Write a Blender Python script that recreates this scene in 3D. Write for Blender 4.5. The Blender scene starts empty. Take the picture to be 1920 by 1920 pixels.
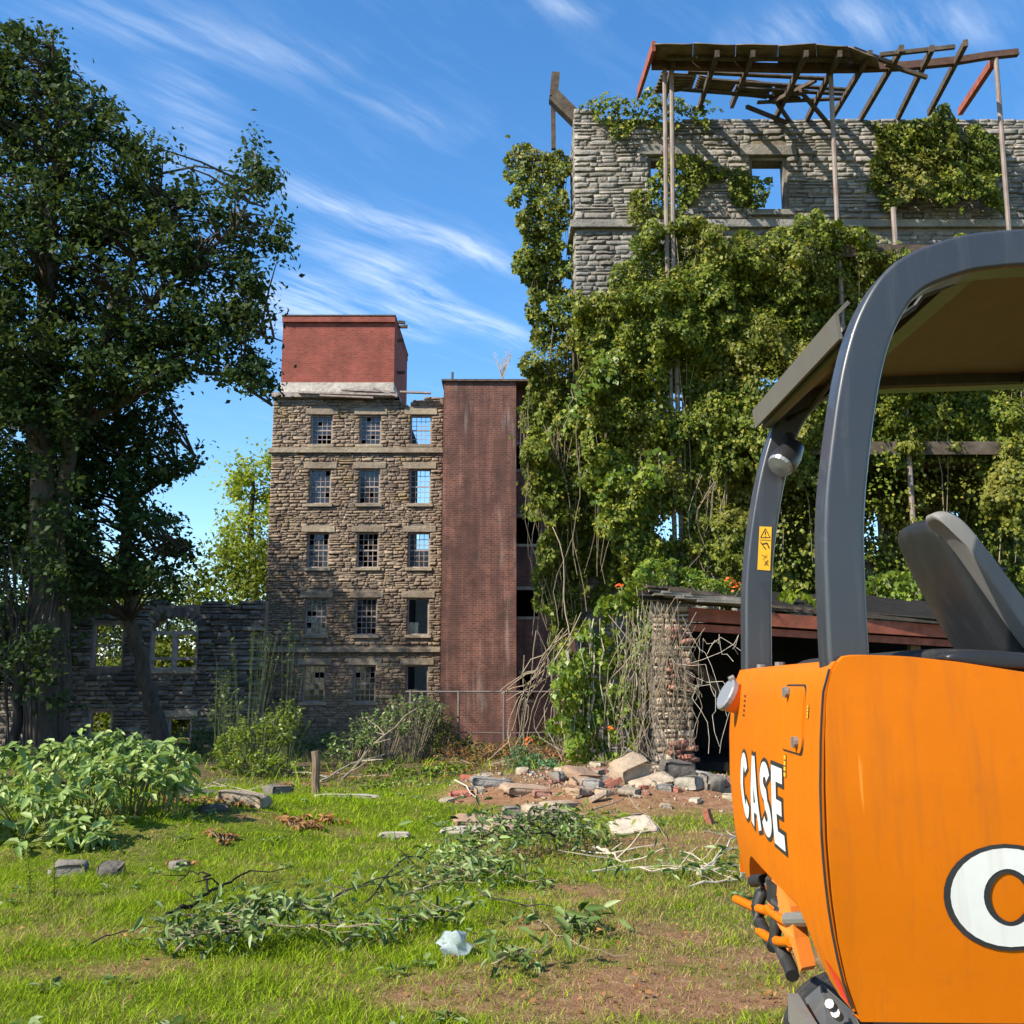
import bpy, math, random
import numpy as np
from mathutils import Vector, Matrix

# ------------------------------------------------------------------ camera, world, sun
SC = bpy.context.scene
COL = SC.collection
F_PX, PITCH, EYE = 1925.0, math.radians(9.5), 1.6
cam_data = bpy.data.cameras.new('camera')
cam = bpy.data.objects.new('camera', cam_data); COL.objects.link(cam)
cam.location = (0, 0, EYE); cam.rotation_euler = (math.radians(90) + PITCH, 0, 0)
cam_data.sensor_width = 36.0; cam_data.lens = 36.0 * F_PX / 1920.0
cam_data.clip_start = 0.05; cam_data.clip_end = 6000
SC.camera = cam

SUN_AZ, SUN_EL = math.radians(31), math.radians(41)     # azimuth turned from due left towards the camera
SUN_DIR = Vector((-math.cos(SUN_EL) * math.cos(SUN_AZ), -math.cos(SUN_EL) * math.sin(SUN_AZ), math.sin(SUN_EL)))
SC.view_settings.view_transform = 'Standard'
SC.view_settings.look = 'None'
SC.view_settings.exposure = 0.95
SC.view_settings.gamma = 1.0
SKY_STRENGTH, SUN_STRENGTH = 0.075, 5.0
SC.cycles.use_denoising = True
SC.cycles.max_bounces = 8
SC.cycles.transparent_max_bounces = 12

def W(px, py, Y):
    """world point on the vertical plane y = Y that stands at photograph pixel px, py"""
    xn, yn = (px - 960) / F_PX, (960 - py) / F_PX
    dy = math.cos(PITCH) - yn * math.sin(PITCH); dz = math.sin(PITCH) + yn * math.cos(PITCH)
    t = Y / dy
    return Vector((xn * t, Y, EYE + dz * t))

world = bpy.data.worlds.new('World'); SC.world = world; world.use_nodes = True
nt = world.node_tree; nt.nodes.clear()
def N(tree, kind, **kw):
    n = tree.nodes.new(kind)
    for k, v in kw.items():
        if k.startswith('i_'): n.inputs[int(k[2:])].default_value = v
        else: setattr(n, k, v)
    return n
def math_n(tree, op, a, b=None, c=None, clamp=False):
    n = tree.nodes.new('ShaderNodeMath'); n.operation = op; n.use_clamp = clamp
    for i, v in enumerate((a, b, c)):
        if v is None: continue
        if isinstance(v, (int, float)): n.inputs[i].default_value = v
        else: tree.links.new(v, n.inputs[i])
    return n.outputs[0]
L = nt.links.new
sky = N(nt, 'ShaderNodeTexSky', sky_type='NISHITA', sun_disc=False)
sky.sun_elevation = SUN_EL; sky.sun_rotation = math.atan2(SUN_DIR.x, SUN_DIR.y)
sky.altitude = 100; sky.air_density = 1.0; sky.dust_density = 0.3; sky.ozone_density = 2.5
hsv = N(nt, 'ShaderNodeHueSaturation'); hsv.inputs['Saturation'].default_value = 1.27; hsv.inputs['Value'].default_value = 1.8
L(sky.outputs[0], hsv.inputs['Color'])
tc = N(nt, 'ShaderNodeTexCoord'); sep = N(nt, 'ShaderNodeSeparateXYZ'); L(tc.outputs['Generated'], sep.inputs[0])
den = math_n(nt, 'MAXIMUM', sep.outputs[2], 0.04)
u_ = math_n(nt, 'DIVIDE', sep.outputs[0], den); v_ = math_n(nt, 'DIVIDE', sep.outputs[1], den)
uv = N(nt, 'ShaderNodeCombineXYZ'); L(u_, uv.inputs[0]); L(v_, uv.inputs[1])
nz1 = N(nt, 'ShaderNodeTexNoise'); nz1.inputs['Scale'].default_value = 2.6; nz1.inputs['Detail'].default_value = 5
L(uv.outputs[0], nz1.inputs['Vector'])
off = N(nt, 'ShaderNodeVectorMath', operation='SUBTRACT'); L(nz1.outputs['Color'], off.inputs[0]); off.inputs[1].default_value = (.5, .5, .5)
sca = N(nt, 'ShaderNodeVectorMath', operation='SCALE'); L(off.outputs[0], sca.inputs[0]); sca.inputs['Scale'].default_value = 0.11
wuv = N(nt, 'ShaderNodeVectorMath', operation='ADD'); L(uv.outputs[0], wuv.inputs[0]); L(sca.outputs[0], wuv.inputs[1])
def plane_uv(px, py):
    d = W(px, py, 1000.0) - Vector((0, 0, EYE)); d.normalize()
    return Vector((d.x / d.z, d.y / d.z))
tdir = plane_uv(980, 560) - plane_uv(560, 370)
rot0 = N(nt, 'ShaderNodeMapping'); rot0.inputs['Rotation'].default_value = (0, 0, -math.atan2(tdir.y, tdir.x)); L(wuv.outputs[0], rot0.inputs[0])
rot = N(nt, 'ShaderNodeMapping'); rot.inputs['Scale'].default_value = (1.3, 7.0, 1); L(rot0.outputs[0], rot.inputs[0])
nz2 = N(nt, 'ShaderNodeTexNoise'); nz2.inputs['Scale'].default_value = 2.2; nz2.inputs['Detail'].default_value = 9; nz2.inputs['Roughness'].default_value = .62
L(rot.outputs[0], nz2.inputs['Vector'])
def plane_uv(px, py):
    d = W(px, py, 1000.0) - Vector((0, 0, EYE)); d.normalize()
    return Vector((d.x / d.z, d.y / d.z))
cloud = None
# long cirrus streaks: (start pixel, end pixel, half width in pixels, weight) give their place in the sky
for (a, b, wpx, k) in [((540, 355), (990, 510), 22, .75), ((690, 500), (985, 645), 22, .8), ((560, 440), (800, 520), 34, .35),
                       ((330, 130), (400, 330), 55, .38), ((505, 520), (640, 640), 75, .75), ((60, 10), (640, 130), 45, .3),
                       ((1380, 60), (1900, 40), 45, .42), ((990, -15), (1140, 25), 22, .4), ((120, 120), (330, 330), 45, .3), ((740, 560), (800, 640), 40, .45),
                       ((650, 180), (880, 260), 30, .2)]:
    A, B = plane_uv(*a), plane_uv(*b)
    T = B - A; ln = T.length; T /= ln; Nn = Vector((-T.y, T.x))
    c = Vector(((a[0] + b[0]) / 2, (a[1] + b[1]) / 2))
    dirp = Vector((b[0] - a[0], b[1] - a[1])).normalized(); pp = c + Vector((-dirp.y, dirp.x)) * wpx
    half = abs((plane_uv(pp.x, pp.y) - (A + B) / 2).dot(Nn))
    dn = N(nt, 'ShaderNodeVectorMath', operation='DOT_PRODUCT'); L(wuv.outputs[0], dn.inputs[0]); dn.inputs[1].default_value = (Nn.x, Nn.y, 0)
    dt = N(nt, 'ShaderNodeVectorMath', operation='DOT_PRODUCT'); L(uv.outputs[0], dt.inputs[0]); dt.inputs[1].default_value = (T.x, T.y, 0)
    q = math_n(nt, 'DIVIDE', math_n(nt, 'SUBTRACT', dn.outputs['Value'], Nn.dot(A)), half)
    g = math_n(nt, 'POWER', 2.718, math_n(nt, 'MULTIPLY', math_n(nt, 'MULTIPLY', q, q), -1.0))
    s = math_n(nt, 'DIVIDE', math_n(nt, 'SUBTRACT', math_n(nt, 'SUBTRACT', dt.outputs['Value'], T.dot(A)), ln / 2), ln * .6)
    e = math_n(nt, 'SUBTRACT', 1.0, math_n(nt, 'POWER', math_n(nt, 'ABSOLUTE', s), 3.0), clamp=True)
    m = math_n(nt, 'MULTIPLY', math_n(nt, 'MULTIPLY', g, e), k * .62)
    cloud = m if cloud is None else math_n(nt, 'ADD', cloud, m)
ramp = N(nt, 'ShaderNodeMapRange'); ramp.inputs[1].default_value = .36; ramp.inputs[2].default_value = .64; L(nz2.outputs[0], ramp.inputs[0])
veil = N(nt, 'ShaderNodeMapRange'); veil.inputs[1].default_value = .5; veil.inputs[2].default_value = .85; veil.inputs[4].default_value = .06; L(nz2.outputs[0], veil.inputs[0])
cm = math_n(nt, 'MULTIPLY', cloud, ramp.outputs[0], clamp=True)
cm = math_n(nt, 'ADD', cm, veil.outputs[0], clamp=True)
mix = N(nt, 'ShaderNodeMix', data_type='RGBA'); L(cm, mix.inputs[0]); L(hsv.outputs[0], mix.inputs[6]); mix.inputs[7].default_value = (8.4, 9.2, 10.2, 1)
bg = N(nt, 'ShaderNodeBackground'); L(mix.outputs[2], bg.inputs[0]); bg.inputs[1].default_value = SKY_STRENGTH
wo = N(nt, 'ShaderNodeOutputWorld'); L(bg.outputs[0], wo.inputs[0])

sun_data = bpy.data.lights.new('sun', 'SUN'); sun_data.energy = SUN_STRENGTH; sun_data.angle = math.radians(.5); sun_data.color = (1, .92, .78)
sun = bpy.data.objects.new('sun', sun_data); COL.objects.link(sun)
sun.rotation_euler = SUN_DIR.to_track_quat('Z', 'Y').to_euler(); sun.location = SUN_DIR * 60

# ------------------------------------------------------------------ helpers
RNG = np.random.default_rng(7)
rnd = random.Random(11)
WL = {}                                  # world location of every parent
def link(o, parent=None, loc=None):
    COL.objects.link(o)
    loc = Vector(loc) if loc is not None else Vector((0, 0, 0))
    if parent is not None:
        o.parent = parent; o.location = loc - WL[parent.name]
    else: o.location = loc
    WL[o.name] = loc
    return o
def tag(o, label, cat=None, group=None, kind=None):
    if label: o['label'] = label
    if cat: o['category'] = cat
    if group: o['group'] = group
    if kind: o['kind'] = kind
    return o
def thing(name, loc, label, cat, group=None):
    o = bpy.data.objects.new(name, None); o.empty_display_size = .3
    link(o, None, loc); return tag(o, label, cat, group)
def np_mesh(name, V, F, mat, smooth=False):
    V = np.asarray(V, dtype=np.float32); F = np.asarray(F, dtype=np.int32); k = F.shape[1]
    me = bpy.data.meshes.new(name)
    me.vertices.add(len(V)); me.vertices.foreach_set('co', V.ravel())
    me.loops.add(F.size); me.loops.foreach_set('vertex_index', F.ravel())
    me.polygons.add(len(F)); me.polygons.foreach_set('loop_start', np.arange(0, F.size, k, dtype=np.int32))
    if smooth: me.polygons.foreach_set('use_smooth', np.ones(len(F), dtype=bool))
    me.materials.append(mat); me.update(calc_edges=True)
    return me
def np_obj(name, V, F, mat, parent=None, smooth=False):
    return link(bpy.data.objects.new(name, np_mesh(name, V, F, mat, smooth)), parent)
class MB:
    """collects shapes, then becomes ONE mesh object"""
    def __init__(s): s.v = []; s.f = []
    def add(s, v, f):
        o = len(s.v); s.v += [tuple(p) for p in v]; s.f += [tuple(i + o for i in q) for q in f]; return s
    def box(s, a, b, jit=0):
        (x0, y0, z0), (x1, y1, z1) = a, b
        v = [(x, y, z) for x in (x0, x1) for y in (y0, y1) for z in (z0, z1)]
        if jit: v = [tuple(c + rnd.uniform(-jit, jit) for c in p) for p in v]
        return s.add(v, [(0, 1, 3, 2), (4, 6, 7, 5), (0, 4, 5, 1), (2, 3, 7, 6), (0, 2, 6, 4), (1, 5, 7, 3)])
    def bar(s, p, q, w, h, up=(0, 0, 1)):
        """rectangular bar from p to q, w across, h along up"""
        p, q = Vector(p), Vector(q); d = (q - p).normalized(); u = Vector(up)
        if abs(d.dot(u)) > .98: u = Vector((0, 1, 0))
        a = d.cross(u).normalized(); b = a.cross(d).normalized()
        v = [c + a * (i * w / 2) + b * (j * h / 2) for c in (p, q) for i in (-1, 1) for j in (-1, 1)]
        return s.add(v, [(0, 1, 3, 2), (4, 6, 7, 5), (0, 4, 5, 1), (2, 3, 7, 6), (0, 2, 6, 4), (1, 5, 7, 3)])
    def tube(s, path, rad, n=6, cap=True):
        path = [Vector(p) for p in path]
        rad = rad if hasattr(rad, '__len__') else [rad] * len(path)
        v = []; f = []; ref = Vector((.31, .77, .55))
        for i, p in enumerate(path):
            d = (path[min(i + 1, len(path) - 1)] - path[max(i - 1, 0)]).normalized()
            a = d.cross(ref)
            if a.length < .05: a = d.cross(Vector((1, 0, 0)))
            a.normalize(); b = d.cross(a)
            for k in range(n):
                t = 2 * math.pi * k / n; v.append(p + (a * math.cos(t) + b * math.sin(t)) * rad[i])
        for i in range(len(path) - 1):
            for k in range(n): f.append((i * n + k, i * n + (k + 1) % n, (i + 1) * n + (k + 1) % n, (i + 1) * n + k))
        if cap: f.append(tuple(range(n))[::-1]); f.append(tuple((len(path) - 1) * n + k for k in range(n)))
        return s.add(v, f)
    def grid(s, pts):
        """pts[i][j] -> quads"""
        n, m = len(pts), len(pts[0]); v = [p for r in pts for p in r]
        return s.add(v, [(i * m + j, (i + 1) * m + j, (i + 1) * m + j + 1, i * m + j + 1) for i in range(n - 1) for j in range(m - 1)])
    def build(s, name, mat, parent=None, smooth=False, bevel=0, autos=None):
        me = bpy.data.meshes.new(name); me.from_pydata([tuple(p) for p in s.v], [], s.f); me.materials.append(mat)
        me.update()
        if smooth: me.polygons.foreach_set('use_smooth', [True] * len(me.polygons)); me.set_sharp_from_angle(angle=.95)
        o = link(bpy.data.objects.new(name, me), parent)
        if bevel:
            m = o.modifiers.new('bevel', 'BEVEL'); m.width = bevel; m.segments = 2; m.limit_method = 'ANGLE'; m.angle_limit = .6
        return o
def inpoly(P, poly):
    x, y = P[:, 0], P[:, 1]; r = np.zeros(len(P), bool); n = len(poly)
    for i in range(n):
        (x1, y1), (x2, y2) = poly[i], poly[(i + 1) % n]
        if y1 == y2: continue
        c = ((y1 > y) != (y2 > y)) & (x < (x2 - x1) * (y - y1) / (y2 - y1) + x1); r ^= c
    return r
def parea(poly): return abs(sum(poly[i][0] * poly[(i + 1) % len(poly)][1] - poly[(i + 1) % len(poly)][0] * poly[i][1] for i in range(len(poly)))) / 2
def vnoise(P, seed=0):
    P = np.asarray(P, dtype=np.float64)
    if P.shape[1] == 2: P = np.column_stack([P, np.zeros(len(P))])
    i = np.floor(P); f = P - i; f = f * f * (3 - 2 * f); r = 0
    for dx in (0, 1):
        for dy in (0, 1):
            for dz in (0, 1):
                q = i + (dx, dy, dz)
                h = np.sin(q[:, 0] * 127.1 + q[:, 1] * 311.7 + q[:, 2] * 74.7 + seed * 17.3) * 43758.5453; h = h - np.floor(h)
                r = r + h * np.where(dx, f[:, 0], 1 - f[:, 0]) * np.where(dy, f[:, 1], 1 - f[:, 1]) * np.where(dz, f[:, 2], 1 - f[:, 2])
    return r
def fbm(P, seed=0, o=3):
    P = np.asarray(P, dtype=np.float64); r = 0; a = .5; t = 0
    for k in range(o): r = r + a * vnoise(P * 2 ** k, seed + k * 5); t += a; a *= .5
    return r / t
def Wn(px, py, Y):
    xn = (px - 960) / F_PX; yn = (960 - py) / F_PX
    t = Y / (math.cos(PITCH) - yn * math.sin(PITCH))
    return np.column_stack([xn * t, np.broadcast_to(Y, px.shape), EYE + (math.sin(PITCH) + yn * math.cos(PITCH)) * t])

# ------------------------------------------------------------------ materials
MATS = {}
def new_mat(name):
    m = bpy.data.materials.new(name); m.use_nodes = True; t = m.node_tree
    p = t.nodes['Principled BSDF']; MATS[name] = m
    return m, t, p
def ramp_n(t, fac, stops):
    r = t.nodes.new('ShaderNodeValToRGB'); t.links.new(fac, r.inputs[0])
    while len(r.color_ramp.elements) < len(stops): r.color_ramp.elements.new(.5)
    for e, (pos, c) in zip(r.color_ramp.elements, stops): e.position = pos; e.color = (*c, 1)
    return r.outputs[0]
def noise_n(t, vec, scale, detail=4, rough=.55):
    n = t.nodes.new('ShaderNodeTexNoise'); n.inputs['Scale'].default_value = scale; n.inputs['Detail'].default_value = detail; n.inputs['Roughness'].default_value = rough
    if vec is not None: t.links.new(vec, n.inputs['Vector'])
    return n.outputs[0]
def mixc(t, fac, a, b, mode='MIX'):
    m = t.nodes.new('ShaderNodeMix'); m.data_type = 'RGBA'; m.blend_type = mode
    for s, v in ((0, fac), (6, a), (7, b)):
        if isinstance(v, (int, float)): m.inputs[s].default_value = v
        elif isinstance(v, tuple): m.inputs[s].default_value = (*v, 1)
        else: t.links.new(v, m.inputs[s])
    return m.outputs[2]
def pos_n(t):
    return t.nodes.new('ShaderNodeNewGeometry').outputs['Position']
def island(t):
    g = t.nodes.new('ShaderNodeNewGeometry').outputs['Random Per Island']; o = t.nodes.new('ShaderNodeObjectInfo').outputs['Random']
    return math_n(t, 'FRACT', math_n(t, 'ADD', g, math_n(t, 'MULTIPLY', o, 7.31)))
def bump_n(t, p, height, strength=.5, dist=.02):
    b = t.nodes.new('ShaderNodeBump'); b.inputs['Strength'].default_value = strength; b.inputs['Distance'].default_value = dist
    t.links.new(height, b.inputs['Height']); t.links.new(b.outputs[0], p.inputs['Normal'])
def stone_mat(name, stops, stain=(.04, .035, .03), stain_k=.6, moss=None):
    m, t, p = new_mat(name); ps = pos_n(t)
    c = ramp_n(t, island(t), stops)
    n1 = noise_n(t, ps, 5.0, 6, .65); n2 = noise_n(t, ps, .55, 4); n3 = noise_n(t, ps, 22, 4, .7)
    c = mixc(t, .75, c, ramp_n(t, n1, [(.25, (.5, .5, .5)), (.75, (1.3, 1.25, 1.2))]), 'MULTIPLY')
    s = ramp_n(t, n2, [(.42, (0, 0, 0)), (.68, (1, 1, 1))]); s = math_n(t, 'MULTIPLY', s, stain_k)
    c = mixc(t, s, c, stain)
    if moss: c = mixc(t, math_n(t, 'MULTIPLY', ramp_n(t, noise_n(t, ps, .9, 5), [(.55, (0, 0, 0)), (.7, (1, 1, 1))]), .6), c, moss)
    t.links.new(c, p.inputs['Base Color']); p.inputs['Roughness'].default_value = .92; p.inputs['Specular IOR Level'].default_value = .2
    bump_n(t, p, math_n(t, 'ADD', n1, math_n(t, 'MULTIPLY', n3, .5)), .9, .05)
    return m
stone_mat('stone_tower', [(0, (.20, .15, .11)), (.3, (.28, .215, .155)), (.6, (.35, .27, .195)), (.85, (.25, .185, .14)), (1, (.44, .35, .25))], (.12, .085, .065), .6, (.26, .19, .075))
stone_mat('stone_mill', [(0, (.19, .178, .16)), (.3, (.275, .26, .235)), (.6, (.345, .325, .295)), (.85, (.235, .22, .20)), (1, (.42, .385, .33))], (.12, .11, .098), .7)
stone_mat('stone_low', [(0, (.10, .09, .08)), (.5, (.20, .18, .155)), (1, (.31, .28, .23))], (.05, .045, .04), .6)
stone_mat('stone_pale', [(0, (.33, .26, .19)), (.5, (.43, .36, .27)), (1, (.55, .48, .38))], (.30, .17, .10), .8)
stone_mat('stone_lintel', [(0, (.30, .25, .19)), (1, (.42, .35, .25))], (.15, .11, .08), .6)
stone_mat('mortar', [(0, (.22, .18, .14)), (1, (.28, .23, .18))], (.11, .09, .07), .5)
stone_mat('rock_dark', [(0, (.11, .10, .09)), (1, (.26, .23, .19))], (.06, .05, .04), .6)
stone_mat('brick_plain', [(0, (.26, .085, .055)), (.5, (.34, .12, .08)), (1, (.42, .19, .13))], (.30, .22, .17), .6)
stone_mat('plaster', [(0, (.48, .45, .40)), (1, (.56, .52, .46))], (.30, .25, .2), .5)
def brick_mat(name, c1, c2, mort, stain_k, sc=1.0, white=0, stain=(.05, .03, .028)):
    m, t, p = new_mat(name); g = t.nodes.new('ShaderNodeNewGeometry'); ps = g.outputs['Position']
    sp = t.nodes.new('ShaderNodeSeparateXYZ'); t.links.new(ps, sp.inputs[0])
    cb = t.nodes.new('ShaderNodeCombineXYZ'); t.links.new(math_n(t, 'ADD', sp.outputs[0], sp.outputs[1]), cb.inputs[0]); t.links.new(sp.outputs[2], cb.inputs[1])
    b = t.nodes.new('ShaderNodeTexBrick'); t.links.new(cb.outputs[0], b.inputs[0])
    b.inputs['Color1'].default_value = (*c1, 1); b.inputs['Color2'].default_value = (*c2, 1); b.inputs['Mortar'].default_value = (*mort, 1)
    b.inputs['Scale'].default_value = 1.0; b.inputs['Brick Width'].default_value = .23 * sc; b.inputs['Row Height'].default_value = .085 * sc
    b.inputs['Mortar Size'].default_value = .011 * sc; b.inputs['Bias'].default_value = -.1
    n1 = noise_n(t, ps, 1.1, 6, .65)
    mp = t.nodes.new('ShaderNodeMapping'); mp.inputs['Scale'].default_value = (2.2, 2.2, .16); t.links.new(ps, mp.inputs[0])
    n2 = noise_n(t, mp.outputs[0], 1.0, 5, .6)
    c = b.outputs['Color']
    c = mixc(t, .55, c, ramp_n(t, n1, [(.3, (.5, .5, .5)), (.7, (1.25, 1.2, 1.2))]), 'MULTIPLY')
    c = mixc(t, math_n(t, 'MULTIPLY', ramp_n(t, n2, [(.38, (0, 0, 0)), (.60, (1, 1, 1))]), stain_k), c, stain)
    c = mixc(t, math_n(t, 'MULTIPLY', ramp_n(t, noise_n(t, ps, .7, 6, .7), [(.44, (0, 0, 0)), (.62, (1, 1, 1))]), min(.85, stain_k * 1.1)), c, stain)
    if white:
        mp2 = t.nodes.new('ShaderNodeMapping'); mp2.inputs['Scale'].default_value = (3.2, 3.2, .25); mp2.inputs['Location'].default_value = (4.2, 1, 0); t.links.new(ps, mp2.inputs[0])
        w = math_n(t, 'MULTIPLY', ramp_n(t, noise_n(t, mp2.outputs[0], 1.0, 5), [(.6, (0, 0, 0)), (.8, (1, 1, 1))]), noise_n(t, ps, 9, 3))
        c = mixc(t, math_n(t, 'MULTIPLY', w, white), c, (.45, .38, .33))
    t.links.new(c, p.inputs['Base Color']); p.inputs['Roughness'].default_value = .9; p.inputs['Specular IOR Level'].default_value = .2
    bump_n(t, p, math_n(t, 'SUBTRACT', math_n(t, 'MULTIPLY', n1, .6), b.outputs['Fac']), .6, .02)
    return m
brick_mat('brick_red', (.34, .08, .055), (.23, .055, .04), (.28, .12, .09), .15, 1.15)
brick_mat('brick_stained', (.24, .092, .062), (.14, .055, .042), (.25, .155, .12), .62, 1.25, .8, (.055, .032, .028))
brick_mat('brick_near', (.40, .16, .10), (.26, .10, .07), (.42, .36, .28), .4, 1.0, .6)
def simple(name, col, rough=.7, spec=.3, metal=0, var=.5, scale=8.0, stain=None, stain_k=.5, stretch=None, bump=.15, coat=0):
    m, t, p = new_mat(name); ps = pos_n(t)
    if stretch:
        mp = t.nodes.new('ShaderNodeMapping'); mp.inputs['Scale'].default_value = stretch; t.links.new(ps, mp.inputs[0]); ps = mp.outputs[0]
    n1 = noise_n(t, ps, scale, 6, .65)
    c = mixc(t, var, col, ramp_n(t, n1, [(.3, (.45, .45, .45)), (.7, (1.4, 1.4, 1.4))]), 'MULTIPLY')
    if stain is not None:
        c = mixc(t, math_n(t, 'MULTIPLY', ramp_n(t, noise_n(t, ps, scale * .35, 6, .7), [(.5, (0, 0, 0)), (.72, (1, 1, 1))]), stain_k), c, stain)
    t.links.new(c, p.inputs['Base Color']); p.inputs['Roughness'].default_value = rough; p.inputs['Specular IOR Level'].default_value = spec; p.inputs['Metallic'].default_value = metal
    p.inputs['Coat Weight'].default_value = coat
    if bump: bump_n(t, p, n1, bump, .01)
    return m
simple('wood_grey', (.20, .18, .155), .9, .15, 0, .8, 6, (.09, .07, .055), .7, (1, 1, 1), .4)
simple('wood_dark', (.09, .068, .052), .9, .15, 0, .8, 6, (.20, .17, .14), .5, None, .4)
simple('wood_char', (.018, .016, .015), .9, .15, 0, .6, 6)
simple('wood_frame', (.36, .30, .27), .85, .2, 0, .7, 5, (.20, .10, .07), .6)
simple('wood_post', (.20, .14, .09), .9, .15, 0, .8, 9, (.06, .045, .035), .7, (3, 3, .5), .5)
simple('rust', (.10, .055, .04), .85, .25, 0, .7, 5, (.09, .045, .03), .7)
simple('rust_red', (.30, .085, .05), .8, .25, 0, .7, 5, (.12, .05, .03), .6)
simple('sheet', (.17, .125, .085), .8, .3, .2, .8, 2.5, (.10, .05, .03), .8)
simple('steel_pole', (.24, .19, .165), .75, .3, .1, .6, 4, (.16, .075, .045), .8, (2, 2, .6))
simple('bark', (.085, .07, .055), .95, .1, 0, .8, 5, (.035, .03, .027), .7, (3, 3, .7), .8)
simple('bark_dark', (.05, .042, .036), .95, .1, 0, .8, 7, None, .5, (2, 2, .6), .8)
simple('twig', (.25, .20, .14), .9, .1, 0, .6, 9)
simple('twig_pale', (.44, .38, .30), .9, .1, 0, .6, 9)
simple('twig_green', (.16, .18, .07), .8, .2, 0, .5, 9)
simple('dark_inside', (.02, .018, .016), 1, .05, 0, .5, 3, None, .5, None, 0)  # near-black colour puts the darkness of interiors into their surfaces
simple('concrete', (.36, .32, .26), .95, .1, 0, .5, 6, (.34, .24, .17), .6, None, .5)
simple('wire', (.17, .14, .12), .7, .3, .2, .4, 4)
simple('flower', (.75, .13, .02), .6, .3, 0, .3, 9)
# excavator materials
def paint(name, col, rough, dirt, dirt_k, scratch, coat=.0, spec=.5):
    m, t, p = new_mat(name); ps = pos_n(t)
    n1 = noise_n(t, ps, 2.2, 6, .7); n2 = noise_n(t, ps, 14, 5, .7)
    mp = t.nodes.new('ShaderNodeMapping'); mp.inputs['Scale'].default_value = (9, 9, .8); t.links.new(ps, mp.inputs[0]); n3 = noise_n(t, mp.outputs[0], 2.2, 4, .6)
    c = mixc(t, .35, col, ramp_n(t, n1, [(.3, (.72, .72, .72)), (.7, (1.15, 1.15, 1.15))]), 'MULTIPLY')
    c = mixc(t, math_n(t, 'MULTIPLY', ramp_n(t, n3, [(.52, (0, 0, 0)), (.75, (1, 1, 1))]), dirt_k), c, dirt)
    mp2 = t.nodes.new('ShaderNodeMapping'); mp2.inputs['Scale'].default_value = (40, 40, 1.5); mp2.inputs['Rotation'].default_value = (.2, .35, 0); t.links.new(ps, mp2.inputs[0])
    c = mixc(t, math_n(t, 'MULTIPLY', ramp_n(t, noise_n(t, mp2.outputs[0], 1.0, 2), [(.74, (0, 0, 0)), (.78, (1, 1, 1))]), .35), c, scratch)
    mp3 = t.nodes.new('ShaderNodeMapping'); mp3.inputs['Scale'].default_value = (6, 6, 60); mp3.inputs['Rotation'].default_value = (.5, -.6, .2); t.links.new(ps, mp3.inputs[0])
    c = mixc(t, math_n(t, 'MULTIPLY', ramp_n(t, noise_n(t, mp3.outputs[0], 1.3, 3), [(.73, (0, 0, 0)), (.78, (1, 1, 1))]), .25), c, scratch)
    c = mixc(t, math_n(t, 'MULTIPLY', ramp_n(t, n2, [(.60, (0, 0, 0)), (.74, (1, 1, 1))]), dirt_k * .62), c, dirt)
    t.links.new(c, p.inputs['Base Color']); p.inputs['Specular IOR Level'].default_value = spec; p.inputs['Coat Weight'].default_value = coat
    t.links.new(math_n(t, 'ADD', rough - .1, math_n(t, 'MULTIPLY', n2, .22)), p.inputs['Roughness'])
    bump_n(t, p, n1, .06, .02)
    return m
paint('orange', (.53, .132, .002), .46, (.33, .095, .012), .5, (.85, .36, .06), 0, .14)
paint('orange_dull', (.72, .19, .02), .6, (.3, .12, .04), .5, (.8, .4, .2))
paint('pillar_grey', (.033, .036, .043), .36, (.12, .11, .10), .3, (.25, .25, .25), .2)
paint('roof_tan', (.105, .098, .082), .7, (.10, .07, .04), .5, (.2, .16, .1))
paint('seat_black', (.016, .017, .019), .38, (.05, .05, .05), .3, (.15, .15, .15))
paint('seat_pad_lit', (.16, .158, .15), .7, (.22, .20, .17), .4, (.2, .2, .2))  # grey padding with the lit band of the seat put into its colour
paint('rubber', (.015, .015, .015), .6, (.08, .07, .06), .4, (.1, .1, .1))
paint('steel', (.16, .155, .145), .4, (.16, .1, .06), .5, (.6, .6, .6))
paint('steel_dark', (.075, .08, .085), .5, (.14, .11, .08), .5, (.3, .3, .3))
paint('decal_white', (.62, .62, .59), .55, (.42, .38, .31), .45, (.9, .9, .9))
paint('decal_black', (.02, .02, .022), .5, (.1, .08, .06), .2, (.1, .1, .1))
paint('decal_yellow', (.80, .42, .015), .5, (.35, .2, .05), .4, (.9, .8, .5))
paint('decal_red', (.75, .02, .015), .35, (.3, .05, .03), .3, (.8, .2, .2))
m, t, p = new_mat('lamp_glass'); p.inputs['Base Color'].default_value = (.25, .26, .28, 1); p.inputs['Roughness'].default_value = .3; p.inputs['Metallic'].default_value = .3
m, t, p = new_mat('window_glass')
gl = t.nodes.new('ShaderNodeBsdfGlossy'); gl.inputs['Roughness'].default_value = .06; gl.inputs[0].default_value = (.9, .93, .95, 1)
tr = t.nodes.new('ShaderNodeBsdfTransparent'); tr.inputs[0].default_value = (.75, .8, .8, 1); df = t.nodes.new('ShaderNodeBsdfDiffuse'); df.inputs[0].default_value = (.20, .21, .22, 1)
lw = t.nodes.new('ShaderNodeLayerWeight'); lw.inputs[0].default_value = .35
mx = t.nodes.new('ShaderNodeMixShader'); mx.inputs[0].default_value = .12; t.links.new(tr.outputs[0], mx.inputs[1]); t.links.new(df.outputs[0], mx.inputs[2])
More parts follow.
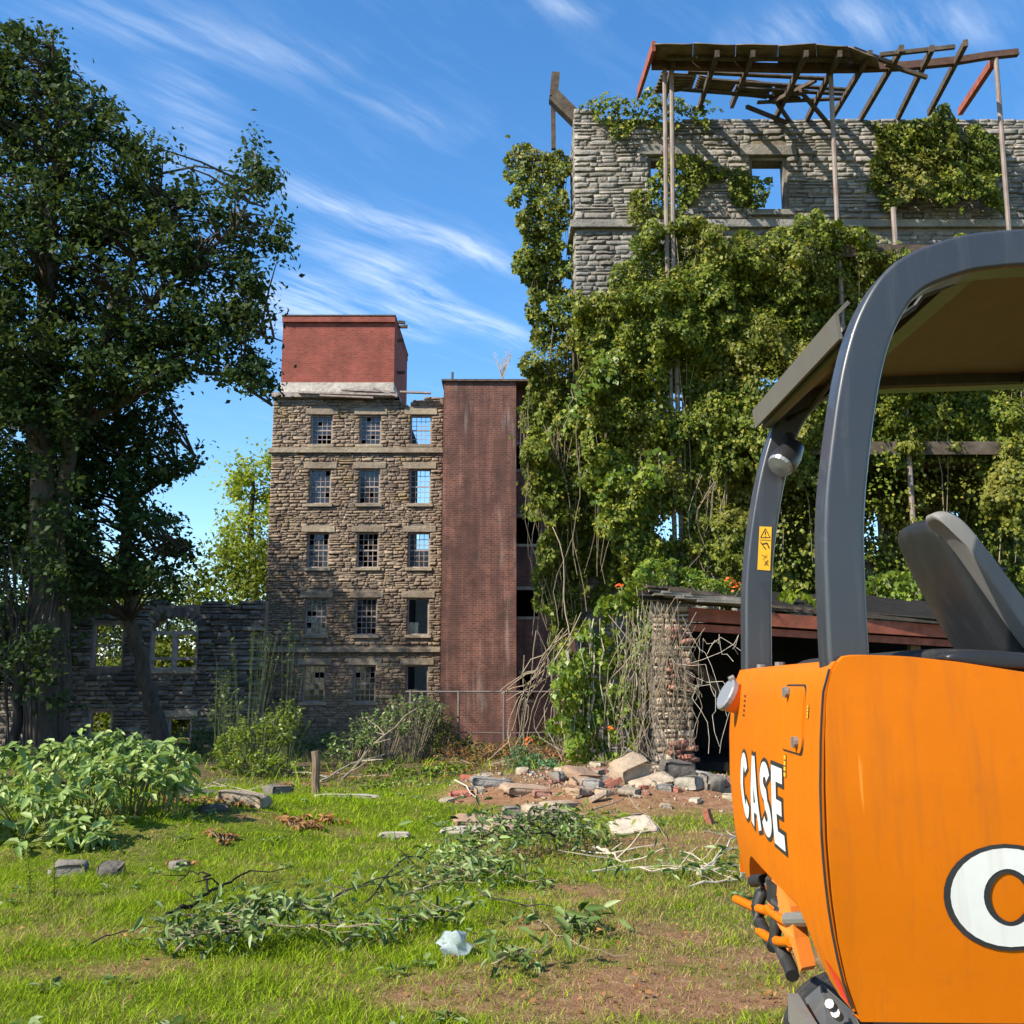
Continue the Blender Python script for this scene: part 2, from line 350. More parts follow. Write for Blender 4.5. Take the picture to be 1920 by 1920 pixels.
mx2 = t.nodes.new('ShaderNodeMixShader'); t.links.new(math_n(t, 'ADD', math_n(t, 'MULTIPLY', lw.outputs[0], .4), .03), mx2.inputs[0]); t.links.new(mx.outputs[0], mx2.inputs[1]); t.links.new(gl.outputs[0], mx2.inputs[2])
t.links.new(mx2.outputs[0], t.nodes['Material Output'].inputs[0])
m, t, p = new_mat('plastic_bag'); p.inputs['Base Color'].default_value = (.62, .72, .74, 1); p.inputs['Roughness'].default_value = .25; p.inputs['Transmission Weight'].default_value = .65; p.inputs['IOR'].default_value = 1.15
def leaf_mat(name, stops, trans=.3, tcol=(.30, .40, .03), rough=.45, spec=.35, big=None):
    m, t, p = new_mat(name); ps = pos_n(t)
    c = ramp_n(t, island(t), stops)
    c = mixc(t, .5, c, ramp_n(t, noise_n(t, ps, .8, 3), [(.3, (.6, .65, .6)), (.7, (1.35, 1.3, 1.2))]), 'MULTIPLY')
    if big: c = mixc(t, math_n(t, 'MULTIPLY', ramp_n(t, noise_n(t, ps, .45, 4), [(.5, (0, 0, 0)), (.68, (1, 1, 1))]), .7), c, big)
    t.links.new(c, p.inputs['Base Color']); p.inputs['Roughness'].default_value = rough; p.inputs['Specular IOR Level'].default_value = spec
    tl = t.nodes.new('ShaderNodeBsdfTranslucent'); t.links.new(mixc(t, .5, c, tcol), tl.inputs[0])
    mx = t.nodes.new('ShaderNodeMixShader'); mx.inputs[0].default_value = trans
    t.links.new(p.outputs[0], mx.inputs[1]); t.links.new(tl.outputs[0], mx.inputs[2]); t.links.new(mx.outputs[0], t.nodes['Material Output'].inputs[0])
    return m
leaf_mat('leaf_tree', [(0, (.013, .030, .011)), (.5, (.022, .048, .016)), (.85, (.038, .070, .018)), (1, (.075, .10, .025))], .22, (.14, .20, .025), .6, .12, (.052, .068, .014))  # last colour puts yellowish sunlit patches into the crown by noise
leaf_mat('leaf_ivy', [(0, (.035, .06, .009)), (.45, (.085, .12, .013)), (.8, (.16, .19, .018)), (1, (.28, .25, .035))], .24, (.32, .36, .015), .5, .22, (.17, .15, .03))
leaf_mat('leaf_bright', [(0, (.06, .11, .012)), (.5, (.12, .19, .018)), (1, (.24, .28, .035))], .32, (.38, .46, .02), .42, .35)
leaf_mat('leaf_yellow', [(0, (.09, .15, .012)), (.5, (.16, .22, .018)), (1, (.26, .29, .03))], .5, (.55, .62, .02), .45, .3)
leaf_mat('leaf_pale', [(0, (.12, .20, .045)), (.5, (.21, .31, .08)), (1, (.40, .48, .20))], .28, (.45, .58, .08), .5, .3)
leaf_mat('leaf_cut', [(0, (.05, .095, .016)), (.5, (.10, .16, .035)), (.8, (.17, .24, .08)), (1, (.30, .35, .18))], .22, (.28, .38, .06), .55, .25)
leaf_mat('leaf_blue', [(0, (.05, .13, .06)), (.5, (.08, .18, .08)), (1, (.14, .25, .10))], .25, (.2, .4, .08), .45, .35)
leaf_mat('leaf_dead', [(0, (.16, .075, .03)), (.5, (.27, .13, .05)), (1, (.42, .22, .08))], .25, (.5, .25, .06), .7, .2)
leaf_mat('leaf_thicket', [(0, (.05, .08, .01)), (.5, (.09, .13, .014)), (1, (.16, .18, .02))], .35, (.3, .36, .02), .5, .2)
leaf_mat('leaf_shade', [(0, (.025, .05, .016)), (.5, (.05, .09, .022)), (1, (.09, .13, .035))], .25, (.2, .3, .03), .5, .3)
# ------------------------------------------------------------------ ground
def sstep(a, b, x): t = np.clip((x - a) / (b - a), 0, 1); return t * t * (3 - 2 * t)
def ell(x, y, cx, cy, rx, ry, rot=0):
    c, s = math.cos(rot), math.sin(rot); dx, dy = x - cx, y - cy
    q = np.sqrt(((dx * c + dy * s) / rx) ** 2 + ((-dx * s + dy * c) / ry) ** 2)
    return 1 - sstep(.55, 1.15, q)
def gz_n(x, y):
    x = np.asarray(x, float); y = np.asarray(y, float); P = np.column_stack([x.ravel(), y.ravel()])
    z = -1.3 * sstep(21, 33, y) - 3.0 * sstep(60, 120, y)
    z = z + .22 * ell(x, y, -4.6, 11.6, 2.6, 2.2) + .26 * ell(x, y, 1.6, 15.6, 2.8, 2.6) * (.55 + .9 * fbm(P * 1.3, 55).reshape(x.shape)) + .12 * ell(x, y, -2.4, 13.5, 2.2, .9)
    z = z + .10 * (fbm(P * .7, 3).reshape(x.shape) - .5) + .05 * (fbm(P * 3.1, 5).reshape(x.shape) - .5) * (y < 40)
    return z
def gz(x, y): return float(gz_n(np.array([x]), np.array([y]))[0])
def Gp(px, py, up=0.0):
    """ground point seen at a photograph pixel"""
    xn, yn = (px - 960) / F_PX, (960 - py) / F_PX
    d = Vector((xn, math.cos(PITCH) - yn * math.sin(PITCH), math.sin(PITCH) + yn * math.cos(PITCH))); z = 0
    for _ in range(12):
        t = (z - EYE) / min(d.z, -.01); p = d * t; z = gz(p.x, p.y)
    return Vector((p.x, p.y, z + up))
def masks(x, y):
    P = np.column_stack([x, y]); f1 = fbm(P * .55, 21); f2 = fbm(P * 1.7, 22); f3 = fbm(P * 5.0, 23, 2)
    soil = .8 * ell(x, y, .55, 8.2, .75, .5) + .85 * ell(x, y, .25, 5.7, 1.3, .55) + .7 * ell(x, y, 1.3, 6.2, 1.3, .9) \
        + .5 * ell(x, y, -3.0, 7.1, .7, .35) + .55 * ell(x, y, -1.9, 6.2, 1.0, .35) + .5 * ell(x, y, -2.6, 11.6, 1.4, .5) + .5 * ell(x, y, 1.0, 10.2, 1.5, .7) + .6 * ell(x, y, 2.2, 11.0, 1.3, .8) + .45 * ell(x, y, .6, 7.1, .9, .5)
    soil = np.clip(soil * (.1 + 1.6 * f2) * (.35 + 1.3 * f3) + .2 * (f2 > .66) + 1.25 * ell(x, y, 1.6, 14.9, 3.0, 2.35) * (.45 + .9 * f2), 0, 1)
    litter = .9 * sstep(15.2, 17.6, y + 2.0 * (f1 - .5))
    dry = np.clip(-.06 + 1.3 * (f1 - .46) + .9 * (f3 - .5) + .5 * sstep(-.8, 1.2, x) * (y < 13), 0, 1)
    return soil, litter, dry
def axis(lo, hi, step, far, grow=1.25):
    a = list(np.arange(lo, hi, step)); s = step
    while a[-1] < far: s *= grow; a.append(a[-1] + s)
    s = step; b = []; c = lo
    while c > -far: s *= grow; c -= s; b.append(c)
    return np.array(b[::-1] + a)
gx = axis(-13, 13, .13, 3000); gy = axis(2, 26, .13, 3000)
X, Y = np.meshgrid(gx, gy); Z = gz_n(X, Y)
V = np.column_stack([X.ravel(), Y.ravel(), Z.ravel()]); nx = len(gx); ny = len(gy)
ii = (np.arange(ny - 1)[:, None] * nx + np.arange(nx - 1)[None, :]).ravel()
m, t, p = new_mat('ground'); ps = pos_n(t)
at = t.nodes.new('ShaderNodeAttribute'); at.attribute_name = 'cover'; sp = t.nodes.new('ShaderNodeSeparateColor'); t.links.new(at.outputs['Color'], sp.inputs[0])
nA, nB, nC = noise_n(t, ps, 9, 6, .7), noise_n(t, ps, 55, 4, .7), noise_n(t, ps, 2.0, 5, .6)
turf = ramp_n(t, nA, [(.3, (.075, .10, .010)), (.55, (.13, .17, .014)), (.75, (.20, .22, .04))])
turf = mixc(t, sp.outputs[2], turf, ramp_n(t, nB, [(.3, (.12, .085, .04)), (.7, (.26, .20, .10))]))
soilc = ramp_n(t, nA, [(.3, (.20, .10, .055)), (.55, (.33, .18, .10)), (.72, (.46, .32, .20))])
soilc = mixc(t, .4, soilc, ramp_n(t, nB, [(.3, (.4, .4, .4)), (.7, (1.3, 1.3, 1.3))]), 'MULTIPLY')
lit = ramp_n(t, nB, [(.3, (.055, .04, .025)), (.55, (.13, .09, .055)), (.75, (.24, .17, .11))])
c = mixc(t, sp.outputs[0], turf, soilc); c = mixc(t, sp.outputs[1], c, lit)
t.links.new(c, p.inputs['Base Color']); p.inputs['Roughness'].default_value = .95; p.inputs['Specular IOR Level'].default_value = .1
bump_n(t, p, math_n(t, 'ADD', nA, math_n(t, 'MULTIPLY', nB, .6)), 1.0, .05)
ground = np_obj('ground', V, np.column_stack([ii, ii + 1, ii + nx + 1, ii + nx]), m, None, True)
s_, l_, d_ = masks(V[:, 0], V[:, 1])
ca = ground.data.color_attributes.new('cover', 'FLOAT_COLOR', 'POINT')
ca.data.foreach_set('color', np.column_stack([s_, l_, d_, np.ones(len(s_))]).astype(np.float32).ravel())
tag(ground, 'grassy ground with bare soil patches', None, None, 'structure')

# grass blades, one mass
def grass_patch(n, y0, y1, hmin, hmax, wid, name, seed, extra=.6, prob_pow=1.0):
    r = np.random.default_rng(seed)
    y = np.sqrt(r.uniform(y0 ** 2, y1 ** 2, n)); x = r.uniform(-1, 1, n) * (.53 * y + extra)
    s, l, d = masks(x, y); keep = r.random(n) > np.clip(s * np.where(y > 12.5, 1.15, .72) + l * .75, 0, .985)
    x, y, d, s = x[keep], y[keep], d[keep], s[keep]; n = len(x); z = gz_n(x, y) - .005
    tuft = fbm(np.column_stack([x, y]) * 3.3, 31, 2)
    h = r.uniform(hmin, hmax, n) * (.15 + 1.75 * tuft) * (1 - .45 * s); w = wid * r.uniform(.6, 1.3, n)
    a = r.uniform(0, 2 * math.pi, n); lean = r.uniform(.35, 1.7, n) * h; b = a + r.uniform(-1.2, 1.2, n)
    dx, dy = np.cos(a), np.sin(a); lx, ly = np.cos(b) * lean, np.sin(b) * lean
    base = np.column_stack([x, y, z]); side = np.column_stack([-dy * w, dx * w, np.zeros(n)])
    mid = base + np.column_stack([lx * .35, ly * .35, h * .6]); tip = base + np.column_stack([lx, ly, h * .97])
    V = np.stack([base - side, base + side, mid + side * .75, mid - side * .75, tip], 1).reshape(-1, 3)
    i = np.arange(n) * 5
    F = np.concatenate([np.column_stack([i, i + 1, i + 2]), np.column_stack([i, i + 2, i + 3]), np.column_stack([i + 3, i + 2, i + 4])])
    pdry = np.clip(d * .95 + s * .3, 0, 1); isdry = r.random(n) < pdry * .85; k = r.random(n)[:, None]; k2 = r.uniform(.7, 1.25, n)[:, None]
    green = np.array([.14, .245, .007]) * (1 - k) + np.array([.32, .42, .014]) * k
    dryc = np.array([.25, .18, .065]) * (1 - k) + np.array([.45, .35, .16]) * k
    colr = np.where(isdry[:, None], dryc, green) * k2
    return V, F, np.repeat(colr, 5, 0)
m, t, p = new_mat('grass'); at = t.nodes.new('ShaderNodeAttribute'); at.attribute_name = 'col'
t.links.new(at.outputs['Color'], p.inputs['Base Color']); p.inputs['Roughness'].default_value = .65; p.inputs['Specular IOR Level'].default_value = .08
tl = t.nodes.new('ShaderNodeBsdfTranslucent'); t.links.new(at.outputs['Color'], tl.inputs[0]); mx = t.nodes.new('ShaderNodeMixShader'); mx.inputs[0].default_value = .35
t.links.new(p.outputs[0], mx.inputs[1]); t.links.new(tl.outputs[0], mx.inputs[2]); t.links.new(mx.outputs[0], t.nodes['Material Output'].inputs[0])
Vs, Fs, Cs = [], [], []; o = 0
for args in [(170000, 4.6, 9.5, .02, .06, .0024, 'g', 41), (150000, 9.5, 18.5, .025, .065, .0042, 'g', 42), (2500, 5, 17, .08, .16, .0025, 'g', 43), (16000, 17, 26, .06, .25, .007, 'g', 44)]:
    v, f, c = grass_patch(*args); Vs.append(v); Fs.append(f + o); Cs.append(c); o += len(v)
Vs, Fs, Cs = np.concatenate(Vs), np.concatenate(Fs), np.concatenate(Cs)
grass = np_obj('grass', Vs, Fs, m)
ca = grass.data.color_attributes.new('col', 'FLOAT_COLOR', 'POINT'); ca.data.foreach_set('color', np.column_stack([Cs, np.ones(len(Cs))]).astype(np.float32).ravel())
tag(grass, 'short yellow green and dry grass covering the yard', 'grass', None, 'stuff')

# ------------------------------------------------------------------ masonry
def stone_variant(k):
    r = np.random.default_rng(100 + k); sl = r.uniform(-.14, .14); ta, tb = r.uniform(-.035, .035), r.uniform(-.03, .03); nxv, nzv = 5, 4; pts = {}
    v = []; f = []
    for i in range(nxv):
        for j in range(nzv):
            e = i in (0, nxv - 1) or j in (0, nzv - 1)
            x = i / (nxv - 1) - .5; z = j / (nzv - 1) - .5
            if e: x *= r.uniform(.955, 1.01); z = z * r.uniform(.86, 1.03) + sl * x
            else: x += r.uniform(-.05, .05); z += r.uniform(-.07, .07)
            v.append((x, (r.uniform(-.008, .014) if e else r.uniform(-.026, .008)) + ta * x + tb * z, z))
    for i in range(nxv - 1):
        for j in range(nzv - 1):
            a = i * nzv + j; f.append((a, a + nzv, a + nzv + 1, a + 1))
    ring = [i * nzv for i in range(nxv)] + [(nxv - 1) * nzv + j for j in range(1, nzv)] + [i * nzv + nzv - 1 for i in range(nxv - 2, -1, -1)] + [j for j in range(nzv - 2, 0, -1)]
    b0 = len(v)
    for q in ring: v.append((v[q][0], .2, v[q][2]))
    n = len(ring)
    for k2 in range(n): f.append((ring[k2], b0 + k2, b0 + (k2 + 1) % n, ring[(k2 + 1) % n]))
    return np.array(v), np.array(f)
VAR = [stone_variant(k) for k in range(18)]
def rubble(x0, x1, z0, z1, hr, wr, openings, seed, top=None):
    r = random.Random(seed); out = []; z = z0
    while z < z1:
        h = r.uniform(*hr)
        segs = [(x0, x1)]
        for (a, b, c, d) in openings:
            if z + h > c + .03 and z < d - .03:
                ns = []
                for (s, e) in segs:
                    if b <= s or a >= e: ns.append((s, e)); continue
                    if a > s + .05: ns.append((s, a))
                    if b < e - .05: ns.append((b, e))
                segs = ns
        for (s, e) in segs:
            x = s
            while x < e - .02:
                w = r.uniform(*wr) * (.55 + .9 * r.random() ** 2)
                if x + w > e - wr[0] * .5: w = e - x
                cx = x + w / 2
                if top is None or z + h * .6 < top(cx):
                    g = .008
                    if h > (hr[0] + hr[1]) * .5 and r.random() < .3:
                        k = r.uniform(.4, .6)
                        out.append((cx, z + h * k / 2, w - g, h * k - g)); out.append((cx, z + h * (1 + k) / 2, w - g, h * (1 - k) - g))
                    else: out.append((cx, z + h / 2 + r.uniform(-.012, .012), w - g, h - g))
                x += w
        z += h
    return out
def masonry(root, stones, Yf, mat, nparts, vis=None, seed=1, relief=1.0, axis_side=False):
    """stones on a wall whose face is y = Yf (or x = Yf for a side wall facing left): the largest in view are parts, the rest one mass"""
    r = random.Random(seed)
    key = [(0 if (vis and vis(s)) or not vis else 1, -s[2] * s[3]) for s in stones]
    order = sorted(range(len(stones)), key=lambda i: key[i])
    Vs, Fs, o = [], [], 0; cache = {}
    for rank, i in enumerate(order):
        x, z, w, h = stones[i]; k = r.randrange(len(VAR)); dep = r.uniform(-.022, .012) * relief; flip = r.choice((-1, 1))
        if rank < nparts:
            if k not in cache: cache[k] = np_mesh('stone', VAR[k][0], VAR[k][1], mat)
            ob = bpy.data.objects.new('stone', cache[k])
            link(ob, root, (Yf + dep, x, z) if axis_side else (x, Yf + dep, z)); ob.scale = (w, relief, h)
            if axis_side: ob.rotation_euler = (0, 0, -math.pi / 2)
        else:
            v = VAR[k][0] * (w, relief, h)
            if axis_side: v = np.column_stack([v[:, 1], -v[:, 0], v[:, 2]]) + (Yf + dep, x, z)
            else: v = v + (x, Yf + dep, z)
            Vs.append(v); Fs.append(VAR[k][1] + o); o += len(v)
    if Vs: tag(np_obj('rubble_masonry', np.concatenate(Vs) - 0, np.concatenate(Fs), mat, root), None, None, None, 'stuff')
def fix_parent_mesh(o, root): return o
def wall_core(x0, x1, z0, z1, y0, y1, openings, mb=None, top=None, cols=None):
    """backing wall with real openings, as boxes"""
    mb = mb or MB()
    xs = sorted(set([x0, x1] + [v for o in openings for v in o[:2] if x0 < v < x1] + (cols or [])))
    for a, b in zip(xs, xs[1:]):
        c = (a + b) / 2; zt = z1 if top is None else top(c)
        holes = sorted((max(z0, o[2]), min(zt, o[3])) for o in openings if o[0] < c < o[1] and o[2] < zt)
        z = z0
        for (h0, h1) in holes:
            if h0 > z: mb.box((a, y0, z), (b, y1, h0))
            z = max(z, h1)
        if zt > z: mb.box((a, y0, z), (b, y1, zt))
    return mb

def sash_window(root, x0, x1, z0, z1, yf, cols=4, rows=6, broken=(), bars=True, glass=True, frame='wood_frame', fw=.07, missing_bars=()):
    f = MB(); y0, y1 = yf + .06, yf + .20
    f.box((x0, y0, z0), (x0 + fw, y1, z1)); f.box((x1 - fw, y0, z0), (x1, y1, z1)); f.box((x0 + fw, y0 + .003, z1 - fw), (x1 - fw, y1, z1)); f.box((x0 + fw, y0 + .003, z0), (x1 - fw, y1, z0 + fw * .8))
    w = f.build('window', MATS[frame], root)
    a, b, c, d = x0 + fw, x1 - fw, z0 + fw * .8, z1 - fw; zm = (c + d) / 2
    if bars:
        g = MB(); g.box((a, y0 + .05, zm - .035), (b, y0 + .10, zm + .035))
        for i in range(1, cols):
            x = a + (b - a) * i / cols; g.box((x - .014, y0 + .06, c), (x + .014, y0 + .085, zm - .035)); g.box((x - .014, y0 + .06, zm + .035), (x + .014, y0 + .085, d))
        for j in range(1, rows):
            if rows % 2 == 0 and j == rows // 2: continue
            z = c + (d - c) * j / rows; g.box((a, y0 + .063, z - .014), (b, y0 + .082, z + .014))
        g.build('glazing_bars', MATS[frame], w)
    if glass:
        g = MB(); n = 0
        for i in range(cols):
            for j in range(rows):
                if (i, j) in broken: continue
                xa, xb = a + (b - a) * i / cols, a + (b - a) * (i + 1) / cols; za, zb = c + (d - c) * j / rows, c + (d - c) * (j + 1) / rows
                ty, tx = rnd.uniform(-.0015, .0015), rnd.uniform(-.0015, .0015); yy = y0 + .0725
                g.add([(xa, yy - tx, za), (xb, yy + tx, za), (xb, yy + ty + tx, zb), (xa, yy + ty - tx, zb)], [(0, 1, 2, 3)]); n += 1
        if n: g.build('panes', MATS['window_glass'], w)
    return w
def lintel_sill(root, x0, x1, z0, z1, yf, lh=.32, over=.28, mat='stone_lintel'):
    MB().box((x0 - over, yf - .05, z1 + .012), (x1 + over, yf + .3, z1 + lh), .012).build('lintel', MATS[mat], root, bevel=.015)
    MB().box((x0 - .12, yf - .10, z0 - .16), (x1 + .12, yf + .3, z0 - .012), .008).build('sill', MATS[mat], root, bevel=.012)

# ------------------------------------------------------------------ stone mill tower, far left
YT = 50.0
def px2(px, py, Y=YT): q = W(px, py, Y); return q.x, q.z
tx0 = px2(503, 1000)[0]; tx1 = px2(829, 1000)[0]; GB = -1.6
zc = px2(600, 745)[1]; zs1 = px2(600, 845)[1]; zs2 = px2(600, 1219)[1]
tower = thing('mill_tower', ((tx0 + tx1) / 2, YT, GB), 'brown five storey stone mill tower with red brick box on its roof', 'building')
rows_px = [(778, 833), (879, 944), (998, 1064), (1121, 1190), (1247, 1316)]
colx = [px2(597, 1000)[0], px2(690, 1000)[0], px2(786, 1000)[0]]; hw = .53
wins = []
for (a, b) in rows_px:
    z1, z0 = px2(600, a)[1], px2(600, b)[1]
    for c in colx: wins.append((c - hw, c + hw, z0, z1))
def ttop(x):
    px = 960 + x / YT * F_PX
    if px < 738: return zc
    return np.interp(px, [738, 748, 758, 765, 772, 784, 800, 829], [zc - .1, px2(0, 752)[1], px2(0, 760)[1], px2(0, 756)[1], px2(0, 750)[1], px2(0, 748)[1], px2(0, 744)[1], px2(0, 744)[1]])
holes = [(a, b, c - .17, d + .33) for (a, b, c, d) in wins]
st = rubble(tx0, tx1, GB, zc + .3, (.09, .22), (.18, .66), holes + [(tx0 - 1, tx1 + 1, zs1 - .14, zs1 + .14), (tx0 - 1, tx1 + 1, zs2 - .12, zs2 + .12)], 5, ttop)
masonry(tower, st, YT, MATS['stone_tower'], 300, lambda s: s[1] > 3.2, 2, 1.25)
cols = [tx0 + (tx1 - tx0) * i / 24 for i in range(1, 24)]
wall_core(tx0 + .03, tx1 - .03, GB, zc, YT + .02, YT + .6, wins, None, lambda x: ttop(x) - .1, cols).build('wall', MATS['mortar'], tower)
for i, (a, b, c, d) in enumerate(wins):
    r, k = divmod(i, 3); lintel_sill(tower, a, b, c, d, YT)
    br = set()
    for _ in range([3, 2, 4, 3, 2][r]): br.add((rnd.randrange(4), rnd.randrange(6)))
    if i == 0: br = {(1, 4), (1, 1), (2, 1), (1, 0), (2, 0), (3, 0), (3, 1)}
    if k == 2 and r < 2: br = {(x, z) for x in range(4) for z in range(6)}
    if i == 7: br = {(x, z) for x in range(4) for z in range(6) if (x + z) % 3}
    if i == 8: br = {(0, 5), (0, 4), (0, 3), (1, 5)}
    if i in (11, 14): br = {(x, z) for x in range(4) for z in range(6) if z > 1 or x > 1}
    sash_window(tower, a, b, c, d, YT + .08, 4, 6, br, i not in (11, 14), True)
for zz, hh in ((zs1, .13), (zs2, .11)):
    MB().box((tx0 - .14, YT - .14, zz - hh), (tx1 - .004, YT + .3, zz + hh), .01).build('string_course', MATS['stone_lintel'], tower, bevel=.02)
# inside: side walls, back wall, partition, floors, roof over the two left bays
xp = (colx[1] + colx[2]) / 2; YB = YT + 9
MB().box((tx0 + .005, YT + .603, GB), (tx0 + .5, YB, zc)).build('side_wall', MATS['stone_tower'], tower)
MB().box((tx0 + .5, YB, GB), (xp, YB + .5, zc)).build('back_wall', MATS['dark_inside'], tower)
MB().box((xp, YT + .603, GB), (xp + .3, YB, zc - .3)).build('shade_partition', MATS['dark_inside'], tower)  # inner wall added to keep the left bays dark
zb = W(786, 1030, YB).z
MB().box((xp + .3, YB, GB), (tx1 + 3, YB + .4, zb)).build('back_wall', MATS['plaster'], tower)
for (a, b) in rows_px[1:]:
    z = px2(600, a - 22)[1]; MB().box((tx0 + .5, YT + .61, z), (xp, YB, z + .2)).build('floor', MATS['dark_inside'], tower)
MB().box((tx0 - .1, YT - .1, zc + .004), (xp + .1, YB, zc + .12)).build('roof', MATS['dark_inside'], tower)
# eaves: weathered boards and a broken gutter
zz = px2(0, 742)[1]
MB().box((tx0 - .05, YT - .28, zc - .05), (px2(745, 740)[0], YT - .0, zc + .2), .02).build('eaves_board', MATS['wood_frame'], tower)
for (a, b, w) in [((560, 736), (745, 741), .10), ((640, 731), (740, 735), .09), ((750, 735), (808, 737), .08), ((600, 742), (700, 746), .08), ((700, 728), (745, 744), .09)]:
    q1, q2 = W(*a, YT - .34), W(*b, YT - .3); MB().bar(q1, q2, .22, w).build('loose_board', MATS['wood_frame'], tower)
# red brick box above
bx0, bx1 = px2(526, 700)[0], px2(738, 700)[0]; bz0, bz1 = px2(0, 718)[1], px2(0, 592)[1]
MB().box((bx0, YT + .15, bz0), (bx1, YT + 6.4, bz1)).build('brick_penthouse', MATS['brick_red'], tower)
MB().box((bx0 - .02, YT + .0, bz1 - .32), (bx1 + .02, YT + 6.5, bz1 - .02)).build('brick_cornice', MATS['brick_red'], tower)
MB().box((bx0 - .05, YT - .03, bz1 - .02), (bx1 + .05, YT + 6.5, bz1 + .05)).build('coping', MATS['wood_dark'], tower)
MB().box((bx0 - .0, YT + .06, zc + .122), (bx1 + .02, YT + 6.42, bz0 + .02), .03).build('plaster_band', MATS['plaster'], tower)
for (py, ln) in ((606, .35), (614, .5), (640, .3), (700, .4)):
    q = W(742, py, YT + 1.5); MB().box((bx1 + .0, q.y, q.z), (bx1 + ln, q.y + .14, q.z + .14), .02).build('beam_end', MATS['wood_dark'], tower)

# ------------------------------------------------------------------ brick stair tower
YS = 48.8
sx0, sx1 = px2(829, 1000, YS)[0], px2(968, 1000, YS)[0]; sz = px2(0, 716, YS)[1]
stair = thing('brick_stair_tower', ((sx0 + sx1) / 2, YS, GB), 'tall narrow stained red brick stair tower beside the stone tower', 'building')
MB().box((sx0, YS, GB), (sx1, YS + 4.5, sz)).build('wall', MATS['brick_stained'], stair)
MB().box((sx0 - .12, YS - .14, sz), (sx1 + 3.2, YS + 4.6, sz + .12), .02).build('roof_edge', MATS['wood_dark'], stair)
wx1 = px2(1075, 1000, YS + 1.2)[0]
sh = []
for (a, b, c, d) in [(968, 1012, 970, 1020), (966, 1009, 1106, 1156), (975, 1002, 1264, 1312), (968, 1020, 835, 880)]:
    x0, z1 = px2(a, c, YS + 1.2); x1, z0 = px2(b, d, YS + 1.2); sh.append((x0, x1, z0, z1))
wall_core(sx1 + .002, wx1, GB, sz - .02, YS + 1.2, YS + 1.6, sh).build('recessed_wall', MATS['brick_stained'], stair)
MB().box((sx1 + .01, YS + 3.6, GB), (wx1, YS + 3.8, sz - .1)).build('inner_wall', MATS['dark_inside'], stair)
MB().box((wx1, YS + 1.2, GB), (wx1 + .3, YS + 4, sz - .1)).build('end_wall', MATS['brick_stained'], stair)
for (a, b, c, d) in sh:
    MB().box((a - .05, YS + 1.14, c - .14), (b + .08, YS + 1.4, c - .004)).build('sill', MATS['stone_lintel'], stair); MB().box((a - .05, YS + 1.16, d + .004), (b + .08, YS + 1.4, d + .16)).build('lintel', MATS['stone_lintel'], stair)
q = W(848, 716, YS + .5); MB().tube([q, q + Vector((0, 0, .5))], .07, 8).build('vent_pipe', MATS['steel_dark'], stair)

# ------------------------------------------------------------------ low ruined wall, far left
YL = 47.0
lx0, lx1 = px2(-60, 1100, YL)[0], px2(499, 1100, YL)[0]; lz = px2(0, 1130, YL)[1]
low = thing('ruined_low_wall', ((lx0 + lx1) / 2, YL, GB), 'dark roofless stone wall with an arched window left of the tower', 'wall')
def rect(a, b, c, d, Y): x0, z1 = px2(a, c, Y); x1, z0 = px2(b, d, Y); return (x0, x1, z0, z1)
arch = rect(285, 368, 1160, 1256, YL); w2 = rect(175, 228, 1168, 1252, YL); w3 = rect(315, 356, 1345, 1418, YL); w4 = rect(166, 208, 1332, 1380, YL); w5 = rect(20, 70, 1168, 1252, YL)
lop = [(arch[0], arch[1], arch[2], arch[3] + .1), w2, w3, w4, w5]
def ltop(x): return lz + .45 * (float(fbm(np.array([[x * .9, 3.0]]), 9)[0]) - .5) + (.25 if x > px2(460, 1100, YL)[0] else 0)
st = rubble(lx0, lx1, GB, lz + .5, (.14, .30), (.35, 1.1), [(a - .02, b + .02, c - .15, d + (.42 if i == 0 else .02)) for i, (a, b, c, d) in enumerate(lop)], 15, ltop)
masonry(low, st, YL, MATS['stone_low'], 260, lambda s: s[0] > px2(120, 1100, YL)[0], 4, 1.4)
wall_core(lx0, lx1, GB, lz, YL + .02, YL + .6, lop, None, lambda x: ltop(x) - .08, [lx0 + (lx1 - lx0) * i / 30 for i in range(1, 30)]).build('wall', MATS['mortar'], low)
ac = (arch[0] + arch[1]) / 2; ar = (arch[1] - arch[0]) / 2; rise = ar * .62; spring = arch[3] + .1 - rise
for i in range(13):
    a = math.pi * (i + .5) / 13; p1 = Vector((ac + math.cos(a) * ar, YL - .03, spring + math.sin(a) * rise)); p2 = Vector((ac + math.cos(a) * (ar + .42), YL - .03, spring + math.sin(a) * (rise + .42)))
    MB().bar(p1 + Vector((0, .2, 0)), p2 + Vector((0, .2, 0)), .46, .16, (math.sin(a), 0, -math.cos(a)) if abs(math.sin(a)) > 1e-3 else (0, 0, 1)).build('arch_stone', MATS['stone_low'], low)
for sgn in (-1, 1):      # spandrels beside the fanlight
    pts = [(ac + sgn * ar, spring)] + [(ac + sgn * math.cos(math.pi / 2 * k / 6) * ar, spring + math.sin(math.pi / 2 * k / 6) * rise) for k in range(1, 7)] + [(ac + sgn * ar, arch[3] + .1)]
    v = [(x, yy, z) for yy in (YL + .1, YL + .55) for (x, z) in pts]; n = len(pts)
    MB().add(v, [tuple(range(n)), tuple(range(2 * n - 1, n - 1, -1))] + [(k, (k + 1) % n, n + (k + 1) % n, n + k) for k in range(n)]).build('spandrel', MATS['mortar'], low)
f = MB(); a, b, c, d = arch
